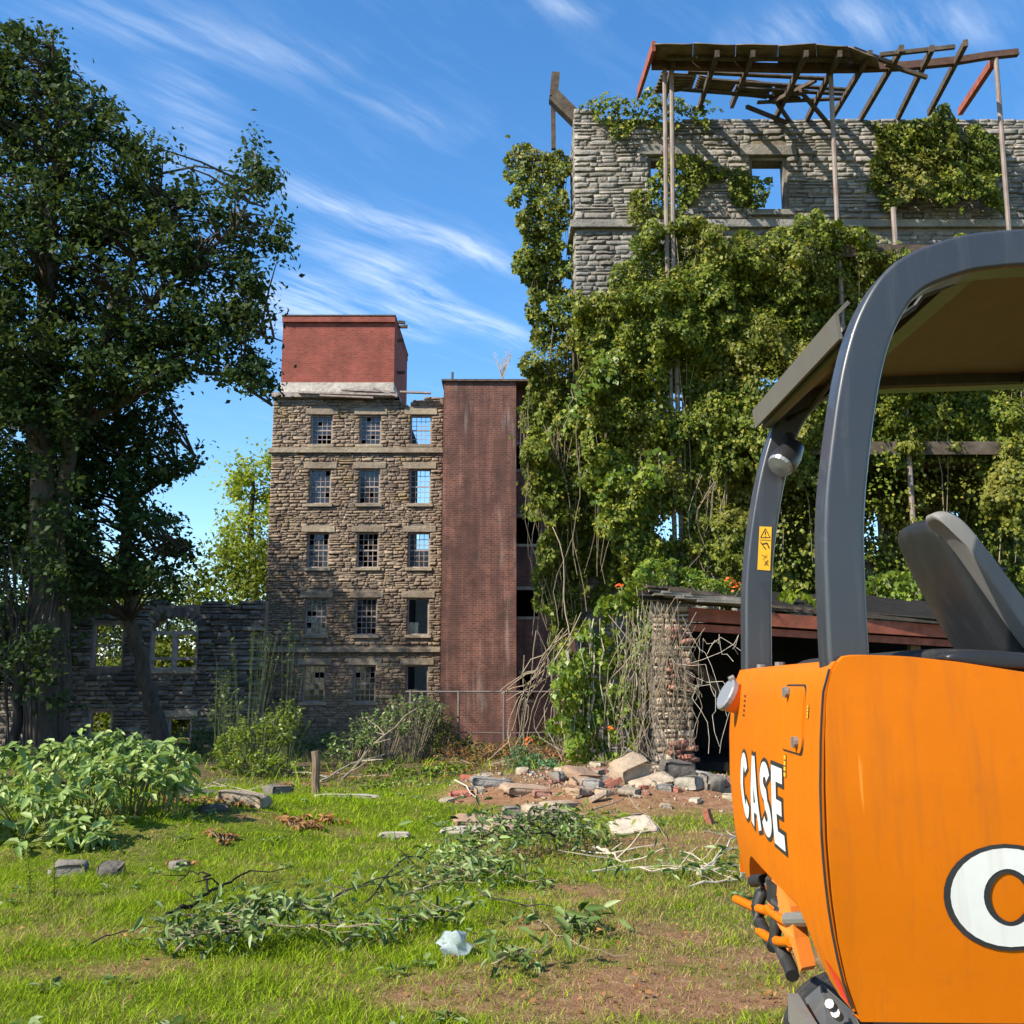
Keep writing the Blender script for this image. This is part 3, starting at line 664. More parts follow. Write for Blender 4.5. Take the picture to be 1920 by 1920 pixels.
f.box((a, YL + .1, c), (a + .12, YL + .3, spring)); f.box((b - .12, YL + .1, c), (b, YL + .3, spring)); f.box((a + .12, YL + .103, spring - .16), (b - .12, YL + .3, spring)); f.box((a + .12, YL + .103, c), (b - .12, YL + .3, c + .12)); f.box((ac - .12, YL + .11, c + .12), (ac + .12, YL + .28, spring - .16)); f.box((a + .12, YL + .12, c + .45), (b - .12, YL + .27, c + .58))
wf = f.build('arched_window', MATS['wood_frame'], low)
g = MB()
for k in range(1, 7): x = a + (b - a) * k / 7; g.bar((x, YL + .2, spring), (x, YL + .2, spring + rise * math.sqrt(max(.02, 1 - ((x - ac) / ar) ** 2))), .03, .03)
g.build('fanlight_bars', MATS['wood_frame'], wf)
pts = [(ac + math.cos(math.pi * k / 12) * (ar - .02), spring + .01 + math.sin(math.pi * k / 12) * (rise - .02)) for k in range(13)]
MB().add([(x, YL + .22, z) for (x, z) in pts], [tuple(range(13))]).build('fanlight_pane', MATS['window_glass'], wf)
for w in (w2, w3, w4):
    sash_window(low, *w, YL + .05, 3, 4, {(0, 3), (1, 2), (2, 3), (0, 1), (1, 0), (2, 0)}, w is w2, w is w2, 'wood_frame', .1)
MB().box((a - .15, YL - .08, c - .16), (b + .15, YL + .3, c - .01), .01).build('sill', MATS['stone_lintel'], low)
MB().box((w3[0] - .2, YL - .06, w3[3] + .01), (w3[1] + .25, YL + .3, w3[3] + .3), .01).build('lintel', MATS['stone_lintel'], low)

# ------------------------------------------------------------------ mill ruin on the right
YM = 25.0
mx0, mx1 = px2(1079, 500, YM)[0], px2(2050, 500, YM)[0]; mz = px2(0, 224, YM)[1]; zsc = px2(0, 421, YM)[1]; GM = -.6
mill = thing('mill_ruin', (mx0 + 4, YM, GM), 'tall roofless grey stone mill wall overgrown with ivy on the right', 'building')
mw = []
for cx in (1252, 1442, 1630, 1790):
    for k_, (a, b) in enumerate(((292, 394), (692, 800), (948, 1045))):
        if (cx > 1500 and k_ < 2): continue
        mw.append(rect(cx - 37, cx + 38, a, b, YM))
for w in mw: pass
def mtop(x):
    px = 960 + (x / YM) * F_PX
    z = mz + .12 * (float(fbm(np.array([[x * 1.6, 8.0]]), 19)[0]) - .5)
    if px < 1135: z += .28
    return z
band = [(mx0 - 1, mx1 + 1, zsc - .12, zsc + .1)]
st = rubble(mx0, mx1, GM, mz + .5, (.08, .20), (.18, .75), [(a, b, c - .15, d + .3) for (a, b, c, d) in mw] + band, 25, mtop)
def mvis(s):
    return s[1] > zsc - .1 or (s[0] < px2(1160, 500, YM)[0] and s[1] > px2(0, 580, YM)[1])
masonry(mill, st, YM, MATS['stone_mill'], 300, mvis, 6, .8)
wall_core(mx0 + .02, mx1, GM, mz, YM + .014, YM + .7, mw, None, lambda x: mtop(x) - .08, [mx0 + (mx1 - mx0) * i / 40 for i in range(1, 40)]).build('wall', MATS['mortar'], mill)
side = rubble(YM + .0, YM + 1.6, GM, mz + .4, (.12, .26), (.35, .8), [(YM - 1, YM + 3, zsc - .12, zsc + .1)], 26, lambda y: mz + .25 - (y - YM) * .3)
masonry(mill, side, mx0, MATS['stone_mill'], 0, None, 8, .8, True)
MB().box((mx0 + .08, YM + .702, GM), (mx0 + .65, YM + 1.6, mz)).build('side_wall', MATS['mortar'], mill)
MB().box((mx0 - .12, YM - .12, zsc - .11), (mx1, YM + .25, zsc + .09), .01).build('string_course', MATS['stone_mill'], mill, bevel=.015)
MB().box((mx0 - .125, YM + .252, zsc - .115), (mx0 + .2, YM + 1.7, zsc + .085), .01).build('string_course', MATS['stone_mill'], mill, bevel=.015)
for i, (a, b, c, d) in enumerate(mw):
    lintel_sill(mill, a, b, c, d, YM, .29, .22, 'stone_mill')
    f = MB(); fw = .08
    f.box((a, YM + .1, c), (a + fw, YM + .34, d)); f.box((b - fw, YM + .1, c), (b, YM + .34, d)); f.box((a + fw, YM + .103, d - fw), (b - fw, YM + .34, d)); f.box((a + fw, YM + .103, c), (b - fw, YM + .34, c + .06))
    f.build('window_frame', MATS['wood_dark' if i % 3 else 'wood_grey'], mill)
q = mill
# timber bracket left standing at the wall corner
p1, p2, p3 = W(1042, 138, YM + .3), W(1038, 182, YM + .3), W(1082, 226, YM + .3)
MB().bar(p1, p2, .22, .18, (0, 1, 0)).bar(p2, p3, .34, .3, (0, 1, 0)).build('gutter_bracket', MATS['wood_dark'], mill)
MB().bar(W(1037, 190, YM + .6), W(1038, 280, YM + .6), .12, .12).build('gutter_post', MATS['wood_dark'], mill)

# ------------------------------------------------------------------ ruined timber porch with roof in front of the mill wall
YP = 22.2
porch = thing('porch_roof_ruin', (px2(1500, 500, YP)[0], YP, GM), 'collapsing rusty porch roof frame on tall thin posts before the mill wall', 'roof')
zb_ = W(1500, 124, YP).z
beam_px = [(1222, 122), (1330, 124), (1470, 128), (1600, 128), (1700, 124), (1790, 115), (1850, 105), (1908, 99)]
mbm = MB()
for (a, b) in zip(beam_px, beam_px[1:]):
    mbm.bar(W(*a, YP), W(*b, YP), .14, .18 if a[0] < 1780 else .15)
mbm.build('beam', MATS['rust'], porch)
for (tp, bt) in [((1246, 130), (1250, 445)), ((1259, 130), (1262, 445)), ((1557, 130), (1571, 440)), ((1867, 108), (1893, 445))]:
    a, b = W(*tp, YP), W(*bt, YP); g = a + (b - a) * ((GM - a.z) / (b.z - a.z))
    MB().tube([a, b, Vector((b.x, YP, GM))], .055, 8).build('post', MATS['steel_pole'], porch)
b = W(1678, 470, YP); MB().tube([W(1675, 390, YP), Vector((b.x, YP, GM))], .06, 8).build('post', MATS['steel_pole'], porch)
# rafters run square to the wall, out over the beam
def rafter(wall_px, eave_px, yw, ye, w=.10, h=.15, mat='wood_dark'):
    MB().bar(W(*wall_px, yw), W(*eave_px, ye), w, h).build('rafter', MATS[mat], porch)
for (a, b) in [((1310, 205), (1345, 100)), ((1372, 198), (1412, 100)), ((1452, 226), (1512, 100)), ((1512, 226), (1575, 100)), ((1560, 220), (1632, 100)), ((1613, 224), (1691, 90)), ((1683, 222), (1748, 90)), ((1742, 212), (1811, 80))]:
    rafter(a, b, YM + .1, YP - 1.0)
rafter((1800, 210), (1865, 112), YM + .1, YP, .12, .18, 'rust_red')
rafter((1197, 176), (1226, 86), YM - .4, YP - 1.0, .08, .22, 'rust_red')
rafter((1245, 190), (1262, 120), YM - .4, YP - .2)
for (a, b, ya, yb) in [((1448, 192), (1530, 150), YM - 1.3, YP + .6), ((1455, 190), (1480, 226), YM - 1.3, YM), ((1475, 230), (1400, 200), YM - .1, YM - 1), ((1500, 170), (1560, 240), YP + .8, YM), ((1660, 120), (1738, 145), YP - .3, YP - .1), ((1600, 92), (1680, 122), YP - .9, YP - .3), ((1650, 103), (1790, 88), YP - .8, YP - .8)]:
    MB().bar(W(*a, ya), W(*b, yb), .08, .09).build('brace', MATS['wood_dark'], porch)
# corrugated sheets: quads between four pixel corners with their own distances
def sheet(name, c, nw, mat='sheet', amp=.03):
    (a, ya), (b, yb), (cc, yc), (d, yd) = c; A, B, C, D = W(*a, ya), W(*b, yb), W(*cc, yc), W(*d, yd)   # A-B wall side, D-C eave side
    nrm = (B - A).cross(D - A).normalized(); rows = []
    n = nw * 6
    for i in range(n + 1):
        u = i / n; o = nrm * amp * math.sin(u * nw * 2 * math.pi)       # corrugation runs along the eaves
        rows.append([A.lerp(B, w).lerp(D.lerp(C, w), u) + o + nrm * .012 * math.sin(w * 4 + a[0] + u) for w in (0, .25, .5, .75, 1)])
    o = MB().grid(rows).build(name, MATS[mat], porch, True); s = o.modifiers.new('thickness', 'SOLIDIFY'); s.thickness = .006
ye, ym, yw = YP - 1.05, YP + .1, YM - 1.0
edge = [(1226, 84), (1300, 82), (1380, 84), (1460, 85), (1530, 83), (1590, 88), (1645, 108)]
low_ = [(1222, 116), (1298, 118), (1378, 118), (1458, 118), (1532, 122), (1600, 124), (1650, 126)]
for i in range(6):
    sheet('roof_sheet', [(low_[i], ym), ((low_[i + 1][0] - .5, low_[i + 1][1] - (6 if i in (2, 4) else 0)), ym), ((edge[i + 1][0] - .5, edge[i + 1][1]), ye), (edge[i], ye)], 7)
mid = [(1240, 134), (1310, 140), (1385, 148), (1455, 156), (1520, 164), (1575, 170)]
bot = [(1225, 176), (1300, 170), (1372, 178), (1440, 187), (1510, 180), (1570, 176)]
for i in range(4):
    sheet('roof_sheet', [(bot[i], yw), ((bot[i + 1][0] - 3, bot[i + 1][1] - 2), yw), ((mid[i + 1][0] - 3, mid[i + 1][1] + (6 if i % 2 else 0)), yw + .75 - 1.4), (mid[i], yw - .65)], 6)
for (a, b, y) in [((1290, 135), (1560, 148), YP + .5), ((1330, 150), (1585, 168), YP + 1.0), ((1380, 165), (1580, 176), YP + 1.3), ((1280, 168), (1500, 185), YP + 1.6), ((1420, 192), (1575, 185), YP + 1.7), ((1250, 110), (1620, 112), YP - .4)]:
    MB().bar(W(*a, y), W(*b, y), .12, .04).build('purlin', MATS['wood_dark'], porch)
# porch decks added behind the ivy to cast shade into its hollows
for (py, x0p, x1p) in ((468, 1560, 2000), (835, 1380, 2000)):
    z = W(1500, py, YP).z; xa, xb = W(x0p, py, YP).x, W(x1p, py, YP).x; k = 0; y = YP - .1
    while y < YM - .15:
        MB().box((xa + rnd.uniform(0, .3), y, z), (xb, y + .21, z + .06), .01).build('shade_deck_board', MATS['wood_dark'], porch); y += .225
    MB().box((xa, YP - .16, z - .24), (xb, YP - .105, z + .05)).build('shade_deck_fascia', MATS['wood_dark'], porch)
# ------------------------------------------------------------------ leaves
def norm_rows(a): return a / np.maximum(np.linalg.norm(a, axis=1, keepdims=True), 1e-9)
LEAF6 = (np.array([0, .28, .66, 1, .66, .28]), np.array([0, .5, .36, 0, -.36, -.5]), np.array([0, .10, .06, -.12, .06, .10]))   # along, across, lift
LEAF4 = (np.array([0, .45, 1, .45]), np.array([0, .5, 0, -.5]), np.array([0, .12, -.06, .12]))
def leaf_arrays(pos, nrm, size, aspect=.6, shape=4, seed=0, tang=None, spread=.8):
    r = np.random.default_rng(seed); n = len(pos); size = np.broadcast_to(size, (n,))
    nr = norm_rows(nrm + r.normal(0, spread, (n, 3)))
    t = r.normal(0, 1, (n, 3)) if tang is None else tang + r.normal(0, .35, (n, 3))
    t = norm_rows(t - nr * (t * nr).sum(1, keepdims=True)); b = np.cross(nr, t)
    al, ac, li = LEAF6 if shape == 6 else LEAF4; k = len(al)
    V = pos[:, None] + size[:, None, None] * (al[None, :, None] * t[:, None] + ac[None, :, None] * aspect * b[:, None] + li[None, :, None] * nr[:, None])
    i = np.arange(n) * k
    F = np.column_stack([i, i + 1, i + 2, i + 3]) if k == 4 else np.concatenate([np.column_stack([i, i + 1, i + 2, i + 3]), np.column_stack([i, i + 3, i + 4, i + 5])])
    return V.reshape(-1, 3), F
def leaf_mass(root, name, pos, nrm, size, mat, aspect=.6, shape=4, seed=0, tang=None, spread=.8, stuff=True):
    V, F = leaf_arrays(pos, nrm, size, aspect, shape, seed, tang, spread)
    o = np_obj(name, V, F, MATS[mat], root)
    if stuff: tag(o, None, None, None, 'stuff')
    return o
_leafcache = {}
def leaf_parts(root, pos, nrm, size, mat, aspect=.6, seed=0, tang=None, spread=.8):
    """single leaves as parts that share one mesh"""
    r = np.random.default_rng(seed); n = len(pos)
    if (mat, aspect) not in _leafcache:
        ms = []
        for q in range(4):
            al, ac, li = LEAF6; rr = np.random.default_rng(q)
            v = np.column_stack([al, ac * aspect * rr.uniform(.85, 1.15), li * rr.uniform(.4, 2.2)]); ms.append(np_mesh('leaf', v, np.array([[0, 1, 2, 3], [0, 3, 4, 5]]), MATS[mat]))
        _leafcache[(mat, aspect)] = ms
    ms = _leafcache[(mat, aspect)]
    nr = norm_rows(nrm + r.normal(0, spread, (n, 3))); t = r.normal(0, 1, (n, 3)) if tang is None else tang + r.normal(0, .35, (n, 3))
    t = norm_rows(t - nr * (t * nr).sum(1, keepdims=True)); b = np.cross(nr, t)
    for i in range(n):
        o = bpy.data.objects.new('leaf', ms[i % 4]); link(o, root, pos[i])
        o.rotation_mode = 'QUATERNION'; o.rotation_quaternion = Matrix((t[i], b[i], nr[i])).transposed().to_quaternion(); s = float(size[i]); o.scale = (s, s, s)
def sample_poly(poly, n, r, wob=14, seed=0):
    P = np.array(poly); lo, hi = P.min(0) - wob, P.max(0) + wob
    Q = r.uniform(lo, hi, (int(n * 2.6) + 50, 2)); d = np.column_stack([fbm(Q / 34, seed + 1, 2), fbm(Q / 34, seed + 2, 2)]) - .5
    return Q[inpoly(Q + d * wob * 4, poly)][:n]
def ivy(name, label, poly, Yw, thick, mat, size=.10, dens=.10, gap=.30, clump=1.1, seed=0, holes=(), stems=6, droop=0.0, cat='ivy', group=None, smat='twig'):
    r = np.random.default_rng(seed); c = np.mean(np.array(poly), 0); root = thing(name, W(c[0], max(p[1] for p in poly), Yw), label, cat, group)
    Q = sample_poly(poly, int(parea(poly) * dens), r, 18, seed)
    p0 = Wn(Q[:, 0], Q[:, 1], Yw); S = p0[:, [0, 2]]
    b = fbm(S / clump, seed + 7, 3); g = .6 * fbm(S / (clump * .75) + 31, seed + 9, 3) + .4 * fbm(S / (clump * .22) + 11, seed + 13, 2)
    keep = g > gap
    for h in holes: keep &= ~inpoly(Q + 10 * (np.column_stack([vnoise(Q / 15, 3), vnoise(Q / 15, 4)]) - .5) * 2, h) | (r.random(len(Q)) < .06)
    Q, S, b, g = Q[keep], S[keep], b[keep], g[keep]; e = .05
    bx = (fbm((S + (e, 0)) / clump, seed + 7, 3) - b) / e; bz = (fbm((S + (0, e)) / clump, seed + 7, 3) - b) / e
    b2 = fbm(S / (clump * .3) + 5, seed + 17, 2); off = thick * np.clip(.05 + 1.7 * (b - .28) + .55 * (b2 - .5), .03, 1.4) * np.clip((g - gap) * 9, .15, 1)
    y = Yw - off + r.exponential(.22, len(Q)) - r.exponential(.06, len(Q))
    pos = Wn(Q[:, 0], Q[:, 1], np.minimum(y, Yw - .02))
    nr = np.column_stack([-bx * thick * 1.2, -np.ones(len(Q)), .35 - bz * thick * 1.2])
    tang = np.column_stack([np.zeros(len(Q)), np.zeros(len(Q)) - .3, -np.ones(len(Q))])
    leaf_mass(root, 'foliage', pos, nr, size * r.uniform(.45, 1.5, len(Q)), mat, .8, 4, seed, tang, .55)
    if stems:
        m = MB(); P = np.array(poly)
        for k in range(stems):
            x = r.uniform(P[:, 0].min(), P[:, 0].max()); ys = np.linspace(P[:, 1].min(), P[:, 1].max(), 14); path = []
            for yy in ys:
                x += r.normal(0, 5)
                if inpoly(np.array([[x, yy]]), poly)[0]: path.append(W(x, yy, Yw - .05 - thick * .35 * r.random()))
            if len(path) > 2: m.tube(path, r.uniform(.005, .012), 4)
        if m.v: tag(m.build('stems', MATS[smat], root), None, None, None, 'stuff')
    return root
IVY_G = 'ivy over the mill ruin'
ivy('ivy', 'ivy column hanging down beside the corner of the grey mill wall', [(960, 268), (1000, 256), (1035, 272), (1060, 290), (1069, 350), (1068, 565), (1000, 565), (985, 520), (962, 500), (975, 460), (960, 420), (968, 350), (955, 310)], YM + 1.2, .8, 'leaf_ivy', .09, .40, .22, .9, 1, stems=14, group=IVY_G)
ivy('ivy', 'ivy sprawling over the top edge of the mill wall under the porch roof', [(1085, 208), (1130, 190), (1180, 182), (1200, 168), (1240, 160), (1320, 200), (1345, 215), (1312, 230), (1240, 232), (1190, 238), (1170, 262), (1145, 236)], YM - .05, .35, 'leaf_ivy', .10, .14, .36, .6, 2, stems=4, group=IVY_G)
ivy('ivy', 'ivy branch creeping across the wall into the open top window', [(1180, 395), (1232, 330), (1218, 290), (1260, 275), (1330, 292), (1400, 322), (1455, 345), (1450, 380), (1430, 392), (1400, 385), (1370, 342), (1310, 350), (1285, 405), (1200, 415)], YM - .05, .4, 'leaf_ivy', .09, .22, .30, .6, 3, stems=6, group=IVY_G)
ivy('ivy', 'rounded ivy clump on the upper right of the mill wall', [(1615, 238), (1720, 225), (1768, 192), (1800, 230), (1860, 270), (1882, 330), (1868, 400), (1790, 385), (1700, 372), (1612, 365), (1640, 300)], YM - .05, .9, 'leaf_ivy', .09, .30, .24, .9, 4, stems=10, group=IVY_G)
main_poly = [(1085, 570), (1130, 560), (1165, 505), (1195, 465), (1215, 415), (1300, 398), (1370, 440), (1450, 418), (1530, 395), (1590, 390), (1620, 455), (1740, 468), (1930, 440), (1935, 1090), (1640, 1105), (1430, 1110), (1380, 1060), (1300, 1070), (1220, 1085), (1150, 1100), (1140, 1000), (1100, 900), (1090, 760)]
ivy('ivy', 'huge ivy curtain covering the middle of the mill wall and porch', main_poly, YP + .2, 1.15, 'leaf_ivy', .085, .32, .26, .95, 5,
    [[(1520, 640), (1600, 620), (1600, 720), (1530, 700)], [(1410, 660), (1470, 650), (1480, 720), (1420, 720)], [(1520, 1120), (1920, 1120), (1920, 1000), (1840, 960), (1840, 860), (1640, 870), (1450, 930), (1400, 1010), (1460, 1040)], [(1730, 940), (1835, 940), (1835, 1060), (1730, 1060)], [(1225, 950), (1290, 950), (1290, 1010), (1225, 1010)], [(1255, 735), (1290, 735), (1290, 770), (1255, 770)], [(1640, 400), (1780, 390), (1790, 462), (1640, 470)]], stems=14, group=IVY_G)
ivy('ivy', 'ragged ivy curtain hanging down the lower corner of the mill wall', [(990, 555), (1085, 560), (1130, 700), (1120, 850), (1085, 1130), (1062, 1255), (1022, 1260), (1005, 1010), (966, 850), (962, 780), (990, 700), (1000, 640)], YM - .3, 1.1, 'leaf_ivy', .09, .32, .22, .8, 6, stems=14, group=IVY_G)
ivy('ivy', 'sunlit yellow green vine sprays jutting out of the ivy curtain', [(1030, 760), (1080, 690), (1150, 650), (1180, 660), (1120, 720), (1060, 800), (1030, 830)], YP - .9, .5, 'leaf_bright', .12, .07, .40, .5, 7, stems=3, group=IVY_G)
ivy('ivy', 'bright vine spray poking out above the wall corner opening', [(1095, 935), (1150, 890), (1200, 870), (1250, 850), (1230, 900), (1160, 930), (1110, 950)], YP - .7, .5, 'leaf_bright', .12, .07, .36, .5, 8, stems=3, group=IVY_G)
ivy('ivy', 'deep inner ivy layer against the mill wall behind the big curtain', [(1080, 580), (1300, 470), (1620, 480), (1930, 480), (1930, 940), (1640, 960), (1420, 1080), (1300, 1075), (1100, 1120)], YM - .08, .7, 'leaf_ivy', .10, .12, .22, 1.0, 13, [[(1232, 965), (1282, 965), (1282, 1005), (1232, 1005)], [(1258, 738), (1285, 738), (1285, 765), (1258, 765)]], stems=0, group=IVY_G)
ivy('ivy', 'thin dark ivy growing behind the excavator pillars on the mill wall', [(1640, 735), (1930, 720), (1930, 1120), (1620, 1150), (1440, 1120), (1440, 930)], YM - .05, .7, 'leaf_ivy', .10, .13, .38, 1.0, 9, stems=14, group=IVY_G)
ivy('trumpet_vine', 'bright green trumpet vine spilling off the shed roof down to the ground', [(1150, 1110), (1210, 1060), (1270, 1040), (1330, 1080), (1385, 1100), (1380, 1128), (1300, 1110), (1225, 1108), (1245, 1190), (1225, 1300), (1195, 1420), (1120, 1430), (1055, 1430), (1030, 1260), (1075, 1190)], 17.6, .7, 'leaf_bright', .075, .20, .42, .5, 10, stems=40, cat='vine', smat='twig_pale')
ivy('leafy_vine', 'leafy green vine in front of the mill base behind the excavator seat', [(1610, 1150), (1640, 1085), (1700, 1060), (1740, 1110), (1750, 1150)], 19.6, .6, 'leaf_bright', .09, .12, .28, .6, 11, stems=4, cat='vine')
ivy('dry_grass_tuft', 'straw coloured weeds growing along the shed roof edge', [(1440, 1145), (1460, 1118), (1540, 1112), (1545, 1140)], 18.0, .3, 'leaf_yellow', .12, .10, .3, .4, 12, stems=0, cat='weeds')

# ------------------------------------------------------------------ trees
def tree(name, label, base, trunks, polys, Yc, dy, n_clusters, leaves_per, csize, leaf, mat, seed, cat='tree', group=None, bark='bark', limbs=(), shape=4, gap=.40, gscale=70.0, stuff=True):
    """trunks: list of pixel paths with widths; polys: crown outlines in the picture, filled with leaf clumps through dy metres of depth"""
    r = np.random.default_rng(seed); root = thing(name, base, label, cat, group)
    nodes = []
    for tk in trunks:
        m = MB(); path = [W(x, y, yy) for (x, y, w, yy) in tk]; rad = [w / 2 * yy / F_PX for (x, y, w, yy) in tk]
        # finer, slightly wandering trunk
        P, R = [], []
        for i in range(len(path) - 1):
            for k in range(5): P.append(path[i].lerp(path[i + 1], k / 5) + Vector(r.normal(0, .03, 3))); R.append(rad[i] + (rad[i + 1] - rad[i]) * k / 5)
        P.append(path[-1]); R.append(rad[-1]); m.tube(P, R, 10); m.build('trunk', MATS[bark], root, True); nodes += P[len(P) // 3:]
    lm = MB()
    for lb in limbs:
        path = [W(x, y, yy) for (x, y, w, yy) in lb]; P = []; R = []
        for i in range(len(path) - 1):
            for k in range(4): P.append(path[i].lerp(path[i + 1], k / 4) + Vector(r.normal(0, .02, 3))); R.append((lb[i][2] + (lb[i + 1][2] - lb[i][2]) * k / 4) / 2 * lb[i][3] / F_PX)
        P.append(path[-1]); R.append(lb[-1][2] / 2 * lb[-1][3] / F_PX); lm.tube(P, R, 6); nodes += P
    pos, nrm, siz = [], [], []
    tot = sum(parea(p) for p in polys)
    for pi, poly in enumerate(polys):
        n = int(n_clusters * parea(poly) / tot); Q = sample_poly(poly, n * 2, r, 10, seed + pi)
        Q = Q[fbm(Q / gscale, seed + 40 + pi, 3) > gap][:n]
        NA = np.array([tuple(v) for v in nodes]) if nodes else None
        for q in Q:
            yy = Yc + r.normal(0, dy * .45); c = np.array(W(q[0], q[1], yy))
            if NA is not None and r.random() < .6:
                d = np.linalg.norm(NA - c, axis=1) + np.maximum(0, NA[:, 2] - c[2] + .3) * 1.5; j = int(d.argmin()); a = Vector(NA[j]); b = Vector(c); mid = a.lerp(b, .5) + Vector((0, 0, .12 * (b - a).length * r.uniform(-.3, 1)))
                if (b - a).length < 2.6: lm.tube([a, mid, b], [.035, .022, .008], 4, False)
            k = max(6, int(leaves_per * r.uniform(.5, 1.5))); s = csize * r.uniform(.6, 1.3)
            ax = r.normal(0, 1, 3); ax[2] *= .5; ax /= np.linalg.norm(ax)     # sprays are stretched along a twig
            o = r.normal(0, s * .5, (k, 3)) * (1, 1, .7) + ax[None] * r.normal(0, s * .7, (k, 1))
            pos.append(c + o); nrm.append(o / s * .6 + (0, -.15, .75)); siz.append(leaf * r.uniform(.6, 1.3, k))
    lm.build('limbs', MATS[bark], root) if lm.v else None
    pos, nrm, siz = map(np.concatenate, (pos, nrm, siz)); kp = fbm(pos / .9, seed + 3, 3) > .435; pos, nrm, siz = pos[kp], nrm[kp], siz[kp]
    leaf_mass(root, 'crown', pos, nrm, siz, mat, .62, shape, seed, None, .75, stuff)
    return root
YTR = 22.0
up = [(-60, 50), (0, 60), (40, 52), (90, 48), (122, 95), (120, 145), (145, 163), (230, 190), (242, 245), (318, 280), (335, 310), (375, 325), (395, 380), (430, 330), (462, 283), (500, 272), (514, 335), (540, 350), (520, 394), (512, 430), (533, 444), (524, 496), (500, 512), (498, 560), (524, 603), (512, 633), (428, 633), (345, 692), (292, 752), (-60, 810)]
lowp = [(-60, 760), (290, 720), (335, 780), (318, 820), (362, 850), (325, 890), (305, 950), (330, 1010), (362, 1042), (320, 1085), (345, 1105), (240, 1140), (130, 1150), (90, 1080), (-60, 1060)]
twigp = [(330, 690), (420, 655), (480, 650), (520, 650), (512, 700), (505, 750), (465, 755), (440, 730), (400, 695), (340, 705)]
tree('tall_tree', 'tall dark leafy tree with vine covered twin trunk at the left edge', W(80, 1400, YTR), [[(70, 1420, 62, YTR), (82, 1250, 56, YTR), (82, 1000, 46, YTR), (74, 760, 40, YTR), (90, 500, 32, YTR), (110, 250, 18, YTR), (100, 90, 6, YTR)], [(112, 1420, 40, YTR + .4), (112, 1200, 36, YTR + .4), (106, 1000, 30, YTR + .3), (140, 800, 26, YTR), (220, 560, 18, YTR), (300, 380, 9, YTR)]],
     [up, up, twigp, [(40, 760), (140, 760), (135, 1000), (125, 1330), (45, 1330), (55, 1000)]], YTR, 2.4, 1900, 42, .28, .145, 'leaf_tree', 51, limbs=[[(78, 780, 26, YTR), (20, 640, 18, YTR), (-30, 500, 10, YTR)], [(230, 620, 14, YTR), (330, 520, 10, YTR - .6), (440, 430, 6, YTR - 1), (485, 330, 3, YTR - 1)], [(150, 800, 20, YTR), (270, 730, 16, YTR), (340, 690, 12, YTR), (430, 700, 8, YTR), (510, 760, 4, YTR)], [(180, 700, 16, YTR), (300, 690, 12, YTR), (380, 630, 9, YTR), (470, 620, 6, YTR), (530, 640, 3, YTR)], [(90, 520, 18, YTR), (200, 380, 12, YTR + .5), (280, 330, 6, YTR + .6)]], gap=.44, gscale=38.0)
tree('slim_tree', 'slim leaning tree with drooping leaves before the low stone wall', W(300, 1420, 25), [[(312, 1430, 34, 25.0), (285, 1320, 30, 25.0), (262, 1230, 27, 25.0), (240, 1150, 24, 25.0), (236, 1000, 22, 25.0), (230, 860, 16, 25.0), (215, 740, 8, 25.0)]], [lowp], 24.5, 3.0, 880, 40, .32, .15, 'leaf_tree', 52, limbs=[[(240, 1100, 12, 25.0), (300, 1040, 8, 24.6), (365, 1045, 3, 24.2)], [(236, 950, 12, 25.0), (300, 900, 8, 24.6), (365, 855, 3, 24.2)], [(240, 1120, 12, 25.0), (170, 1040, 9, 25.4), (90, 1000, 4, 25.8)]], gap=.42, gscale=42.0)
tree('vine_tangle', 'dark tangle of bare vines hanging beside the tall tree trunk', W(30, 1420, 21.6), [[(25, 1430, 20, 21.8), (35, 1250, 16, 21.8), (10, 1080, 12, 21.8)]], [[(-30, 1000), (60, 1010), (70, 1150), (40, 1230), (-30, 1250)]], 21.6, 1.2, 60, 40, .4, .12, 'leaf_shade', 53, 'vines', None, 'bark_dark', [[(x0, 1010 + 9 * k, 4, 21.4), (x0 + dx, 1200, 4, 21.3), (x0 + dx * 1.6, 1400, 4, 21.3)] for k, (x0, dx) in enumerate([(20, 20), (60, -10), (40, 12), (5, 30), (90, -14), (55, 8), (-10, 16), (30, -12)])])
tree('far_tree', 'sunlit yellow green tree behind the low wall beside the tower', W(470, 1130, 64), [[(480, 1160, 16, 64), (470, 1000, 13, 64), (475, 900, 6, 64)]], [[(505, 852), (480, 850), (440, 880), (432, 910), (445, 950), (430, 985), (415, 1020), (415, 1060), (445, 1090), (425, 1120), (600, 1130), (600, 860)]], 64, 3, 260, 60, .8, .30, 'leaf_yellow', 54, gap=.28)
